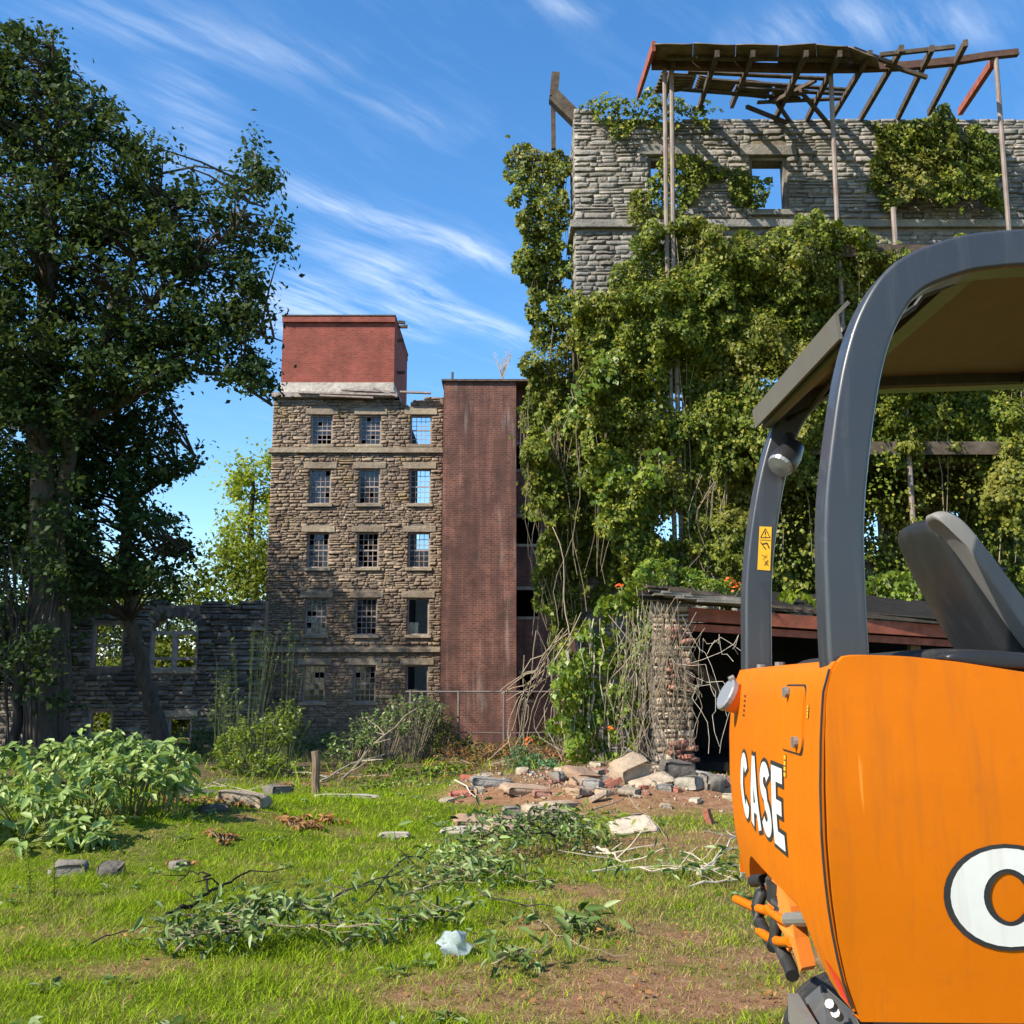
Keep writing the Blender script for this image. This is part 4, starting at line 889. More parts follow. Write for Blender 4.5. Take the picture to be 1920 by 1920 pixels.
# more trees of the same wood: they stand left of and beyond the frame and shade the low wall and tower foot
WOOD = 'trees of the wood around the mill'
for k, (x, y, h, w, lab) in enumerate([(-21.5, 33, 19, 5.0, 'dark wood tree at the far left edge behind the tall tree'), (-27, 38, 27, 5.5, 'big wood tree hidden left of the low stone wall'), (-30, 30, 22, 5.5, 'broad wood tree left of the tall dark tree'),
                                   (-19.5, 19, 19, 4.6, 'wood tree standing just left of the tall dark tree'), (-26, 17, 20, 5.0, 'wood tree far left beside the yard'), (-22, 43, 14, 4.0, 'low wood tree behind the left part of the low wall'), (-26.5, 41.5, 25, 5.0, 'wood tree left of the low wall, shading the tower foot'), (-20.5, 25, 21, 4.6, 'wood tree crowding the left side of the tall dark tree')]):
    r = np.random.default_rng(70 + k); g = gz(x, y); root = thing('wood_tree', (x, y, g), lab, 'tree', WOOD)
    MB().tube([(x, y, g), (x + .2, y, g + h * .4), (x - .1, y + .2, g + h * .85)], [.34, .24, .06], 8).build('trunk', MATS['bark'], root, True)
    n = 420; d = norm_rows(r.normal(0, 1, (n, 3))) * (r.uniform(.3, 1, (n, 1)) ** .45) * (w, w, h * .42); c = d + (x, y, g + h * .58)
    c = c[fbm(c / 2.2, 80 + k) > .38]; o = r.normal(0, .5, (len(c), 34, 3)); pos = (c[:, None] + o).reshape(-1, 3)
    leaf_mass(root, 'crown', pos, np.tile([[0, -.1, .8]], (len(pos), 1)), .26 * r.uniform(.6, 1.3, len(pos)), 'leaf_tree', .65, 4, 90 + k)
# sunlit growth seen through the empty windows of the low wall, and a green belt on the horizon
for k, (x, y, h, w, lab) in enumerate([(-16.0, 60, 11.5, 4.0, 'green thicket seen through the arched window opening'), (-23.5, 60, 11, 4.0, 'green thicket behind the leftmost openings of the low wall'), (-20, 58, 5.0, 3.0, 'low sunlit scrub behind the lower windows of the low wall'),
                                      (-2, 75, 6.0, 6, 'green belt of trees far behind the brick stair tower'), (14, 60, 6.0, 7, 'green belt of trees behind the grey mill wall'), (28, 60, 6.5, 7, 'green belt of trees behind the right end of the mill wall'), (-34, 70, 9, 7, 'green belt of trees at the far left')]):
    r = np.random.default_rng(170 + k); g = gz(x, y); root = thing('thicket', (x, y, g), lab, 'thicket', 'thickets behind the ruins')
    MB().tube([(x, y, g), (x + .2, y, g + h * .5)], [.12, .04], 6).build('stem', MATS['bark'], root)
    n = 420; d = norm_rows(r.normal(0, 1, (n, 3))) * (r.uniform(.3, 1, (n, 1)) ** .5) * (w, w * .6, h * .5); c = d + (x, y, g + h * .48)
    o = r.normal(0, .45, (n, 26, 3)); pos = (c[:, None] + o).reshape(-1, 3)
    leaf_mass(root, 'crown', pos, np.tile([[0, -.2, .7]], (len(pos), 1)), .3 * r.uniform(.6, 1.3, len(pos)), 'leaf_thicket', .65, 4, 190 + k)
# bare sapling on the stair tower roof
q = W(942, 714, YS + 2); sap = thing('dead_sapling', q, 'small bare sapling growing on the brick stair tower roof', 'sapling')
mt = MB(); r = random.Random(4)
for k in range(16):
    a = r.uniform(-.55, .55); h = r.uniform(.9, 1.9); b0 = q + Vector((0, 0, h * .25 * r.random())); e = q + Vector((math.sin(a) * h * .75, r.uniform(-.2, .2), h))
    mt.tube([b0, b0.lerp(e, .5) + Vector((r.uniform(-.05, .05), 0, 0)), e], [.022, .014, .006], 4)
    for s in range(3):
        t0 = b0.lerp(e, r.uniform(.4, .9)); mt.tube([t0, t0 + Vector((r.uniform(-.2, .2), r.uniform(-.1, .1), r.uniform(.1, .3)))], [.01, .004], 3)
mt.build('twigs', MATS['twig_pale'], sap)

# ------------------------------------------------------------------ shrubs and weeds
def shrub(name, label, blobs, n, leaf, mat, seed, nparts=0, aspect=.5, shape=6, cat='shrub', group=None, droop=.5, stem='twig_green', spread=.5, grounded=True):
    """blobs: (px, py, depth, radius x, radius z in m)"""
    r = np.random.default_rng(seed); cs = [W(b[0], b[1], b[2]) for b in blobs]; bx = sum((c.x for c in cs)) / len(cs); by = sum((c.y for c in cs)) / len(cs)
    root = thing(name, (bx, by, gz(bx, by)), label, cat, group); m = MB(); pos, nrm, tg = [], [], []; tot = sum(b[3] * b[4] for b in blobs)
    for b, c in zip(blobs, cs):
        k = int(n * b[3] * b[4] / tot); tips = max(3, k // 9)
        d = norm_rows(r.normal(0, 1, (tips, 3))); d[:, 2] = np.abs(d[:, 2]) * .9 - .25; d[:, 1] -= .25; tp = np.array(c) + d * (r.uniform(.35, 1, (tips, 1)) ** .5) * (b[3], b[3] * .8, b[4])
        for e in tp:
            e = Vector(e); e.z = max(e.z, gz(e.x, e.y) + .05); g = Vector((c.x + (e.x - c.x) * .3, c.y + (e.y - c.y) * .3, gz(c.x, c.y) if grounded else c.z - b[4])); md = g.lerp(e, .6) + Vector((0, 0, .12 * b[4]))
            m.tube([g, md, e], [.008, .006, .003], 4, False)
            kk = 9; tt = r.uniform(.35, 1.05, kk); out = (e - md).normalized()
            for q in tt:
                p = md.lerp(e, min(1, (q - .35) / .65)); ang = r.uniform(0, 2 * math.pi); sd = Vector((math.cos(ang), math.sin(ang), r.uniform(-.5, .3)))
                pos.append(tuple(p)); tg.append(tuple(out * .35 + sd * .8 + Vector((0, 0, -droop)))); nrm.append((sd.x * .2, sd.y * .2 - .15, 1.0))
    m.build('stems', MATS[stem], root)
    pos, nrm, tg = np.array(pos), np.array(nrm), np.array(tg); pos[:, 2] = np.maximum(pos[:, 2], gz_n(pos[:, 0], pos[:, 1]) + .03); siz = leaf * r.uniform(.55, 1.25, len(pos))
    if nparts:
        order = np.argsort(pos[:, 1] - siz * 4); a, b = order[:nparts], order[nparts:]
        leaf_parts(root, pos[a], nrm[a], siz[a], mat, aspect, seed, tg[a], spread)
    else: b = np.arange(len(pos))
    if len(b): leaf_mass(root, 'foliage', pos[b], nrm[b], siz[b], mat, aspect, shape, seed, tg[b], spread)
    return root
shrub('pale_shrub', 'large pale green broad leaved shrub in the left foreground', [(60, 1500, 10.4, .75, .50), (170, 1470, 10.8, .8, .62), (250, 1440, 11.2, .75, .62), (300, 1430, 11.6, .55, .5), (110, 1430, 11.4, .7, .55), (40, 1570, 9.9, .55, .42), (140, 1560, 10.0, .5, .4), (200, 1400, 11.8, .6, .5), (330, 1460, 11.0, .3, .35), (10, 1440, 11.4, .5, .5)], 1900, .145, 'leaf_pale', 61, 300, .46, 6, droop=1.0)
shrub('green_shrub', 'round bright green shrub at the foot of the low wall', [(490, 1370, 19.5, .75, .7), (470, 1430, 19.0, .8, .5), (520, 1440, 18.6, .6, .45), (440, 1400, 20, .5, .6), (540, 1340, 20.4, .5, .5)], 2600, .085, 'leaf_bright', 62, 0, .6, 4)
shrub('bare_climber', 'tall thin climbing plant reaching up in front of the low wall', [(470, 1200, 22, .8, .6), (430, 1330, 21, .5, .8), (540, 1180, 23, .6, .35), (410, 1270, 21.5, .5, .5)], 520, .10, 'leaf_shade', 63, 0, .5, 4)
shrub('arching_shrub', 'arching shrub collapsed against the wire fence before the tower', [(770, 1320, 22.0, .8, .45), (720, 1350, 21.6, .8, .4), (660, 1385, 21.0, .7, .35), (630, 1410, 20.6, .45, .3), (810, 1340, 22.4, .5, .55), (800, 1400, 22.4, .5, .5)], 2000, .105, 'leaf_cut', 64, 0, .5, 4, stem='twig')
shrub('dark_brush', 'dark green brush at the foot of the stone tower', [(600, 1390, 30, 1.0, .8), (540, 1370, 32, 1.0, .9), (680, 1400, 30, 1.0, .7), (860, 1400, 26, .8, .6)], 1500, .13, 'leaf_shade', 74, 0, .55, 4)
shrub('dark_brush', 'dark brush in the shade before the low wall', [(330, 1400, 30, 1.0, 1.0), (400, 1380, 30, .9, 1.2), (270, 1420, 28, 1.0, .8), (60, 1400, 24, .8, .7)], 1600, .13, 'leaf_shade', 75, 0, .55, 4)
shrub('fence_brush', 'twiggy olive brush along the foot of the wire fence', [(860, 1400, 22.3, .7, .5), (920, 1410, 22.2, .7, .45), (990, 1400, 22.2, .7, .5), (1040, 1380, 22.0, .6, .7), (830, 1380, 22.4, .5, .6)], 1300, .09, 'leaf_ivy', 76, 0, .5, 4, stem='twig')
shrub('weed_patch', 'low yellow green weeds in front of the collapsed shrub', [(740, 1480, 17.5, .55, .22), (700, 1495, 16.4, .4, .18), (790, 1450, 18.6, .6, .25), (840, 1440, 19.2, .5, .2), (730, 1445, 18.8, .5, .22)], 1100, .085, 'leaf_bright', 65, 0, .6, 4, 'weeds')
shrub('blue_green_weed', 'bluish green weed clump in front of the wire fence', [(1000, 1428, 18.6, .55, .26), (1030, 1440, 18.2, .4, .2), (975, 1415, 18.9, .35, .3)], 750, .085, 'leaf_blue', 66, 0, .4, 4, 'weeds')
shrub('dead_fern', 'wilted rusty brown leaves on the grass below the post', [(570, 1585, 11.7, .32, .16), (545, 1600, 11.4, .22, .13), (600, 1560, 12.2, .3, .14)], 260, .10, 'leaf_dead', 67, 150, .4, 6, 'dead leaves', 'wilted brown plants', 1.2, 'twig')
shrub('dead_weeds', 'brown wilted weeds along the stone ledge', [(330, 1545, 12.6, .5, .16), (400, 1555, 12.4, .4, .15), (290, 1530, 13.0, .35, .2), (440, 1560, 12.2, .3, .12)], 420, .09, 'leaf_dead', 68, 0, .4, 4, 'dead leaves', 'wilted brown plants', .9, 'twig')
shrub('dead_weeds', 'small withered brown tuft in the grass left of the burnt branch', [(340, 1655, 9.6, .2, .07), (420, 1625, 10.4, .25, .08)], 130, .08, 'leaf_dead', 69, 0, .4, 4, 'dead leaves', 'wilted brown plants', .9, 'twig')
shrub('brushwood', 'brown brush and withered stems covering the ground before the fence', [(880, 1455, 19, 1.2, .16), (960, 1470, 18, 1.0, .12), (640, 1465, 18.5, 1.0, .12), (900, 1430, 21, 1.2, .25), (560, 1480, 17, .6, .15), (880, 1415, 22, 1.0, .5), (960, 1410, 22, 1.0, .45), (1040, 1420, 21, .8, .4), (1090, 1440, 19, .8, .25)], 4200, .075, 'leaf_dead', 71, 0, .35, 4, 'brush', None, .6, 'twig')['kind'] = 'stuff'
shrub('roof_weeds', 'green weeds with orange blooms on the shed roof', [(1230, 1085, 17.0, .4, .2), (1320, 1095, 17.2, .5, .18), (1370, 1100, 17.4, .4, .18), (1255, 1060, 17.4, .35, .2)], 520, .085, 'leaf_bright', 72, 0, .5, 4, 'weeds', grounded=False)
for k, (px, py, s) in enumerate([(50, 1590, 1.0), (97, 1582, 1.1)]):
    b = Gp(px + 5, 1690); top = W(px, py, b.y); root = thing('tall_weed', b, ['upright yellow green weed spike at the far left of the grass', 'upright weed spike right of its twin beside the pale shrub'][k], 'weed', 'upright weed spikes'); r = np.random.default_rng(k + 5)
    MB().tube([b, b.lerp(top, .5) + Vector((.01, 0, 0)), top], [.006, .005, .003], 5).build('stem', MATS['twig_green'], root)
    n = 130; tt = r.uniform(.1, 1, n); P = np.array(b)[None] + (np.array(top) - np.array(b))[None] * tt[:, None]; a = r.uniform(0, 6.28, n)
    leaf_mass(root, 'foliage', P, np.tile([[0, 0, 1.0]], (n, 1)), (.075 - .045 * tt), 'leaf_yellow', .28, 4, k, np.column_stack([np.cos(a), np.sin(a), np.full(n, .5)]), .3)
# hanging bare vines: on the fence, over the shed pier, off the mill corner
def vines(name, label, starts, n, r0, mat, seed, sag=.5):
    r = np.random.default_rng(seed); root = thing(name, W(*starts[0][1]), label, 'vines'); m = MB()
    for k in range(n):
        a, b = starts[r.integers(len(starts))]; ja = (r.normal(0, 14), r.normal(0, 10)); jb = (r.normal(0, 20), r.normal(0, 12))
        A, B = W(a[0] + ja[0], a[1] + ja[1], a[2] + r.normal(0, .15)), W(b[0] + jb[0], b[1] + jb[1], b[2] + r.normal(0, .2)); P = []
        w1, w2 = r.normal(0, .2), r.normal(0, .09); ph = r.uniform(0, 6)
        for i in range(9):
            u = i / 8; p = A.lerp(B, u); p += Vector((w1 * math.sin(u * 3.14) + w2 * math.sin(u * 9 + ph), r.normal(0, .02) + w1 * math.cos(u * 5 + ph) * .5, -sag * math.sin(u * 3.14) * r.uniform(.2, 1) * .4)); P.append(p)
        m.tube(P, r.uniform(.5, 1.2) * r0, 4)
    m.build('stems', MATS[mat], root); return root
vines('dead_vines', 'pale dead vines hanging over the crumbling shed pier', [((1225, 1130, 16.75), (1235, 1420, 16.6)), ((1260, 1140, 16.7), (1275, 1400, 16.6)), ((1215, 1180, 16.8), (1200, 1430, 16.9)), ((1290, 1180, 16.7), (1250, 1350, 16.6)), ((1240, 1200, 16.7), (1300, 1300, 16.7))], 75, .005, 'twig', 81)
vines('dead_vines', 'tangled pale roots across the dark shed opening', [((1290, 1200, 16.6), (1380, 1350, 16.0)), ((1300, 1290, 16.6), (1370, 1260, 16.2)), ((1295, 1260, 16.6), (1350, 1420, 16.2)), ((1300, 1230, 16.6), (1365, 1230, 16.4))], 8, .0045, 'twig_pale', 82, -1.0)
vines('dead_vines', 'long bare vines drooping in front of the brick stair tower', [((1060, 1190, 20), (960, 1300, 21.5)), ((1030, 1180, 21), (980, 1400, 21)), ((1000, 1240, 21.5), (945, 1420, 21)), ((1080, 1150, 20.5), (1040, 1430, 19)), ((1050, 1250, 20), (1060, 1430, 19)), ((1040, 1000, 23), (1050, 1250, 21))], 22, .011, 'twig', 83)
vines('dead_vines', 'bare vine stems trailing down the trumpet vine to the rubble', [((1100, 1230, 18), (1110, 1440, 17.6)), ((1150, 1230, 17.6), (1150, 1440, 17.4)), ((1070, 1250, 18.2), (1080, 1440, 17.8)), ((1180, 1150, 17.4), (1180, 1430, 17.2))], 40, .007, 'twig', 84)
vines('dead_vines', 'brown vine trails hanging along the lower mill corner', [((1050, 800, 24), (1060, 1150, 24)), ((1120, 760, 23.5), (1130, 1080, 23.5)), ((1010, 860, 24), (1030, 1180, 24)), ((1220, 850, 22), (1240, 1080, 22)), ((1330, 900, 21.8), (1320, 1080, 21.8))], 40, .008, 'twig', 85)

# ------------------------------------------------------------------ wire fence
fence = thing('wire_fence', Gp(950, 1435), 'rusty wire mesh fence on thin posts before the brick stair tower', 'fence')
YF = 22.6; zt = W(0, 1297, YF).z; zm = W(0, 1371, YF).z; zg = gz(0, YF) - .05
for px in (770, 860, 945, 1045, 1130):
    x = W(px, 1297, YF).x; MB().tube([(x, YF, zg), (x, YF, zt + .03)], .028, 8).build('post', MATS['wire'], fence)
xa, xb = W(760, 1297, YF).x, W(1140, 1297, YF).x
MB().tube([(xa, YF, zt), (xb, YF, zt)], .022, 6).build('top_rail', MATS['wire'], fence); MB().tube([(xa, YF, zm), ((xa + xb) / 2, YF, zm - .04), (xb, YF, zm)], .014, 5).build('mid_wire', MATS['wire'], fence)
mw_ = MB(); s = .085; x = xa - (zt - zg)
while x < xb:
    for sg in (1, -1):
        x0, x1 = x, x + (zt - zg); z0, z1 = (zg, zt) if sg > 0 else (zt, zg); u0, u1 = max(0, (xa - x0) / (x1 - x0)), min(1, (xb - x0) / (x1 - x0))
        if u1 > u0: mw_.bar((x0 + (x1 - x0) * u0, YF + .02 * sg, z0 + (z1 - z0) * u0), (x0 + (x1 - x0) * u1, YF + .02 * sg, z0 + (z1 - z0) * u1), .004, .004, (0, 1, 0))
    x += s
mw_.build('wire_mesh', MATS['rust'], fence)

# ------------------------------------------------------------------ shed with crumbling pier
YH = 17.0
shed = thing('ruined_shed', W(1260, 1475, YH), 'dark ruined lean-to shed with red beam and crumbling stone and brick pier', 'shed')
px0, px1 = W(1228, 1300, YH).x, W(1300, 1300, YH).x; zg = gz(px0, YH) - .1; zt = W(1250, 1128, YH).z
st = rubble(px0, px1, zg, zt, (.09, .17), (.14, .34), [], 35, lambda x: zt - .04)
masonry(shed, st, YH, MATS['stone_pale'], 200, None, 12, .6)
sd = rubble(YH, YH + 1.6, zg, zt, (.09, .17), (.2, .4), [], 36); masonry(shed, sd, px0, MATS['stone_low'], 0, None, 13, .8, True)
MB().box((px0 + .03, YH + .08, zg), (px1 - .03, YH + 1.6, zt)).build('pier', MATS['mortar'], shed)
# brick patches standing proud on the pier
rb = random.Random(9); bm = np_mesh('brick', np.array(MB().box((-.1, -.05, -.032), (.1, .06, .032)).v), np.array(MB().box((-.1, -.05, -.032), (.1, .06, .032)).f), MATS['brick_plain'])
for k in range(34):
    b_ = bpy.data.objects.new('brick', bm); z = W(1250, rb.choice((1190, 1260, 1300, 1390, 1410)) + rb.uniform(-16, 16), YH).z
    link(b_, shed, (px1 - rb.uniform(.02, .36), YH - rb.uniform(.03, .09), z)); b_.rotation_euler = (rb.uniform(-.1, .1), rb.uniform(-.08, .08), rb.uniform(-.15, .15))
# opening, red beam and roof going back to the right
xr, yr = W(1790, 1200, 18.6).x, 18.6
bl, br_ = W(1292, 1152, YH), W(1790, 1186, yr)
MB().bar(bl, br_, .14, .22).build('beam', MATS['rust_red'], shed)
MB().bar(bl + Vector((0, .05, -.21)), br_ + Vector((0, .05, -.20)), .10, .12).build('beam', MATS['rust_red'], shed)
MB().bar(W(1205, 1120, YH - .1), W(1800, 1168, yr - .1), .12, .10).build('eaves_board', MATS['wood_dark'], shed)
roofm = [[W(1200 + 100 * i, 1116 + 8 * i, YH + (yr - YH) * i / 6 - .2), W(1195 + 100 * i, 1092 + 5 * i + 8 * (i % 2), YH + 1.2 + .2 * i), W(1190 + 100 * i, 1105 + 4 * i, YH + 4.2)] for i in range(7)]
o = MB().grid(roofm).build('roof', MATS['wood_char'], shed); o.modifiers.new('t', 'SOLIDIFY').thickness = .06
for k in range(16):      # rotten roof boards stepped along the eaves
    u = k / 15; a = W(1212 + u * 100, 1100 + u * 16 + (k % 3) * 6, YH - .25 + .1 * (k % 2)); MB().bar(a, a + Vector((.75 + .2 * (k % 3), .15, -.04 - .07 * (k % 2))), .2, .035).build('roof_board', MATS['wood_grey' if k % 3 else 'wood_dark'], shed)
for k in range(26):
    u = k / 25; a = W(1320 + u * 450, 1128 + u * 36, YH + .1 + (yr - YH) * u); MB().bar(a, a + Vector((.16, .0, -.02)), .22, .03).build('shingle', MATS['wood_dark'], shed)
zz = zt - .1
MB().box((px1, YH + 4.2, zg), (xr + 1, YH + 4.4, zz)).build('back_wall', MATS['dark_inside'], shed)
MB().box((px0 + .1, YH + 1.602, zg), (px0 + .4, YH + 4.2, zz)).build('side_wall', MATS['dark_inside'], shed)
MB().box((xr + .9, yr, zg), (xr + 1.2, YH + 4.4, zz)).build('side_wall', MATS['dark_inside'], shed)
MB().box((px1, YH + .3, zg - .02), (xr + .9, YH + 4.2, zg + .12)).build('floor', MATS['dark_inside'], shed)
q = W(1713, 1210, 18.7); MB().box((q.x - .09, 18.6, zg), (q.x + .09, 18.8, q.z + .15), .01).build('wood_post', MATS['wood_post'], shed)
for k, (px, py, y) in enumerate([(1163, 1098, 17.4), (1368, 1086, 17.2), (1381, 1103, 17.1), (1375, 1095, 17.3), (988, 1388, 18.6), (1145, 1364, 17.3)]):
    q = W(px, py, y); fl = thing('orange_bloom', q, ['orange trumpet bloom left of the shed roof', 'orange trumpet bloom on the right of the shed roof', 'lowest orange bloom near the excavator pillar', 'small orange bloom between two others on the shed roof', 'rusty orange seed head above the bluish weed clump', 'orange bloom low down on the trumpet vine'][k], 'flower', 'orange trumpet blooms'); r = np.random.default_rng(k)
    a = np.arange(12) * 2.4; leaf_mass(fl, 'petals', np.tile(np.array(q)[None], (12, 1)) + r.normal(0, .03, (12, 3)), np.tile([[0, -.3, 1.0]], (12, 1)), .07 * r.uniform(.7, 1.2, 12), 'flower', .6, 4, k, np.column_stack([np.cos(a), np.sin(a) - .3, np.full(12, .3)]), .4, False)

# ------------------------------------------------------------------ rubble, ledge, post, litter
def rock(name, label, px, py, size, mat, seed, cat='stone', group=None, sink=.25, rot=None, flat=False, base=None):
    r = np.random.default_rng(seed); b = base or Gp(px, py); sx, sy, sz = size; n = 5
    # rounded irregular block: a jittered box grid pushed towards a superellipsoid
    V = []; idx = {}
    F = []
    def vert(i, j, k):
        if (i, j, k) in idx: return idx[(i, j, k)]
        p = np.array([i, j, k]) / n * 2 - 1; q = p / max(1e-6, (np.abs(p) ** 5).sum() ** (1 / 5)); q = q * (1 + .16 * (vnoise(np.array([p * 1.7 + seed]), 2)[0] - .5) * 2); q[2] = q[2] if not flat else np.sign(q[2]) * min(abs(q[2]), .8)
        idx[(i, j, k)] = len(V); V.append(q * (sx / 2, sy / 2, sz / 2)); return idx[(i, j, k)]
    for a in range(n):
        for c in range(n):
            for s in (0, n):
                for q in ([(a, c, s), (a + 1, c, s), (a + 1, c + 1, s), (a, c + 1, s)], [(a, s, c), (a + 1, s, c), (a + 1, s, c + 1), (a, s, c + 1)], [(s, a, c), (s, a + 1, c), (s, a + 1, c + 1), (s, a, c + 1)]):
                    F.append([vert(*w) for w in (q if s else q[::-1])])
    o = bpy.data.objects.new(name, np_mesh(name, np.array(V), np.array(F), MATS[mat])); link(o, None, b + Vector((0, 0, sz * (.5 - sink))))
    o.rotation_euler = rot or (r.uniform(-.15, .15), r.uniform(-.15, .15), r.uniform(0, 3)); return tag(o, label, cat, group)
R = rock
R('stone_block', 'large pale stone block with rough face by the shed pier', 1182, 1470, (.52, .45, .40), 'stone_pale', 1, rot=(.3, -.35, .4), sink=.1)
R('stone_slab', 'big tilted pale slab leaning in the orange rubble', 1185, 1520, (.5, .36, .11), 'stone_pale', 2, 'slab', None, .1, (.5, -.1, .15), True)
R('stone_slab', 'wide flat pale slab at the left front of the rubble', 910, 1548, (.75, .45, .12), 'stone_pale', 3, 'slab', None, .2, (.12, .05, .1), True)
R('stone_slab', 'thin pale slab lying along the grass edge of the rubble', 880, 1562, (.6, .3, .08), 'concrete', 4, 'slab', None, .2, (.05, -.03, -.1), True)
R('stone_slab', 'pale pointed slab beside the wide flat slab', 965, 1562, (.55, .4, .10), 'stone_pale', 5, 'slab', None, .2, (.1, .1, .5), True)
R('stone_slab', 'long grey stone lying behind the rubble heap', 1030, 1496, (.62, .3, .2), 'stone_lintel', 6, 'slab', None, .1, (.1, .1, .0))
R('dark_stone', 'dark squared stone among the pale slabs', 962, 1512, (.28, .2, .18), 'rock_dark', 7, 'stone', None, .1, (0, .05, .1))
R('stone_block', 'small white angular stone in the middle of the rubble', 1080, 1520, (.26, .2, .14), 'concrete', 8, sink=.1)
R('grey_boulder', 'grey boulder at the right foot of the shed pier', 1335, 1478, (.34, .3, .24), 'rock_dark', 9)
R('stone_block', 'layered grey stone at the base of the shed pier', 1270, 1462, (.5, .35, .34), 'stone_low', 10, sink=.2, rot=(.05, .08, .1))
R('stone_block', 'tilted stone jammed under the layered pier stone', 1295, 1478, (.35, .3, .2), 'stone_low', 13, sink=.2)
R('flat_stone', 'single flat pale stone lying alone in the grass', 740, 1570, (.32, .18, .06), 'concrete', 11, 'stone', None, .1, (.03, .0, .05), True)
R('ledge_stone', 'long mossy ledge stone behind the dead weeds', 375, 1500, (.75, .4, .15), 'stone_low', 12, 'slab', None, .1, (.05, .12, .1))
R('ledge_stone', 'rounded log like stone right of the mossy ledge stone', 455, 1510, (.6, .3, .18), 'stone_lintel', 14, 'stone', None, .15, (.0, .1, -.1))
R('ledge_stone', 'low grey kerb stone at the foot of the post', 650, 1500, (.9, .25, .10), 'concrete', 15, 'stone', None, .2, (0, .02, .03))
R('small_boulder', 'brown stone at the corner of the pale shrub', 130, 1640, (.30, .26, .22), 'stone_low', 16, 'stone', None, .5)
R('small_boulder', 'grey stone under the pale shrub', 210, 1585, (.24, .2, .18), 'rock_dark', 17, 'stone', None, .45)
R('small_boulder', 'small reddish stone among the brown weeds', 338, 1580, (.16, .14, .12), 'stone_low', 18, 'stone', None, .5)
R('small_boulder', 'dark stone on the mound behind the kerb stone', 520, 1492, (.4, .3, .2), 'rock_dark', 19, 'stone')
R('stone_block', 'flat grey stone tipped against the ledge', 400, 1522, (.35, .25, .10), 'stone_low', 20, 'slab', None, .2)
for k, (wx, wy, sz, mt, rt, lab) in enumerate([(.2, 14.3, (.7, .45, .12), 'stone_pale', (.1, .08, .3), 'broad pale slab in the left middle of the rubble heap'), (1.0, 15.2, (.55, .4, .16), 'stone_pale', (.35, .1, .8), 'tilted pale slab in the middle of the rubble heap'), (1.9, 14.4, (.6, .42, .14), 'stone_pale', (.3, -.15, .2), 'tilted pale slab right of the middle of the heap'),
        (2.5, 15.3, (.42, .3, .2), 'stone_lintel', (.1, .3, .9), 'brownish block on the right of the rubble heap'), (-.3, 15.0, (.6, .3, .13), 'stone_mill', (.05, .1, .1), 'long grey stone at the back left of the rubble'), (2.9, 14.2, (.4, .3, .16), 'stone_pale', (.25, .1, .5), 'pale chunk near the excavator side of the rubble'), (1.5, 13.6, (.38, .28, .10), 'stone_lintel', (.1, .0, 1.2), 'flat brown stone at the front of the rubble'), (.6, 13.3, (.5, .3, .10), 'stone_pale', (.08, .02, .6), 'flat pale slab at the grassy front of the rubble')]):
    R('rubble_slab', lab, 0, 0, sz, mt, 400 + k, 'slab', 'broken slabs of the rubble heap', .3, rt, k % 2 == 0, Vector((wx, wy, gz(wx, wy))))
rb = random.Random(3)
for k, (px, py, lab) in enumerate([(1135, 1482, 'red brick resting against the large pale block'), (1152, 1478, 'half red brick beside the leaning brick'), (1328, 1500, 'upright red brick at the right of the rubble'), (1120, 1492, 'pale broken brick in front of the large block')]):
    b = Gp(px, py); o = MB().box((-.11, -.05, -.035), (.11, .05, .035), .004).build('loose_brick', MATS['brick_plain' if k < 3 else 'stone_pale'], None, bevel=.006); o.location = b + Vector((0, 0, .06)); o.rotation_euler = (rb.uniform(-.4, .4), -.4 if k != 2 else 1.3, rb.uniform(-.5, .5)); tag(o, lab, 'brick', 'loose bricks in the rubble')
for k in range(150):
    wx, wy = rb.gauss(1.3, 1.2), rb.gauss(14.7, 1.15); px = py = 0
    if not (-.9 < wx < 3.9 and 12.9 < wy < 16.9): continue
    s = rb.uniform(.05, .17) if k % 4 else rb.uniform(.18, .34); mt = rb.choice(('stone_pale', 'stone_pale', 'stone_lintel', 'brick_plain', 'stone_mill')); R('rubble_stone', {'stone_pale': 'small pale broken stone', 'stone_lintel': 'small brown broken stone', 'brick_plain': 'small red brick fragment', 'stone_mill': 'small grey broken stone'}[mt] + (' scattered on the orange rubble heap' if k % 4 else ' as long as a forearm in the orange rubble'), px, py, (s, s * rb.uniform(.6, 1), s * rb.uniform(.3, .6)), mt, 200 + k, 'stone', 'small stones of the rubble heap', .38, base=Vector((wx, wy, gz(wx, wy))))
# crumbs of soil and grit, one mass
r = np.random.default_rng(77); n = 3000; x, y = r.normal(1.7, 1.35, n), r.normal(15.3, 1.0, n); s_, l_, d_ = masks(x, y); k = r.random(n) < s_ + .05; x, y = x[k], y[k]; z = gz_n(x, y)
tet = np.array([[1, 1, 1], [-1, -1, 1], [-1, 1, -1], [1, -1, -1]]) / 1.7; s = r.exponential(.009, len(x)) + .005
V = np.column_stack([x, y, z + s * .3])[:, None] + tet[None] * s[:, None, None] * r.uniform(.5, 1.4, (len(x), 4, 3)); i = np.arange(len(x)) * 4
tag(np_obj('rubble_grit', V.reshape(-1, 3), np.concatenate([np.column_stack(c) for c in ([i, i + 1, i + 2], [i, i + 3, i + 1], [i, i + 2, i + 3], [i + 1, i + 3, i + 2])]), MATS['stone_pale']), 'loose grit and crumbs on the orange rubble heap', 'grit', None, 'stuff')
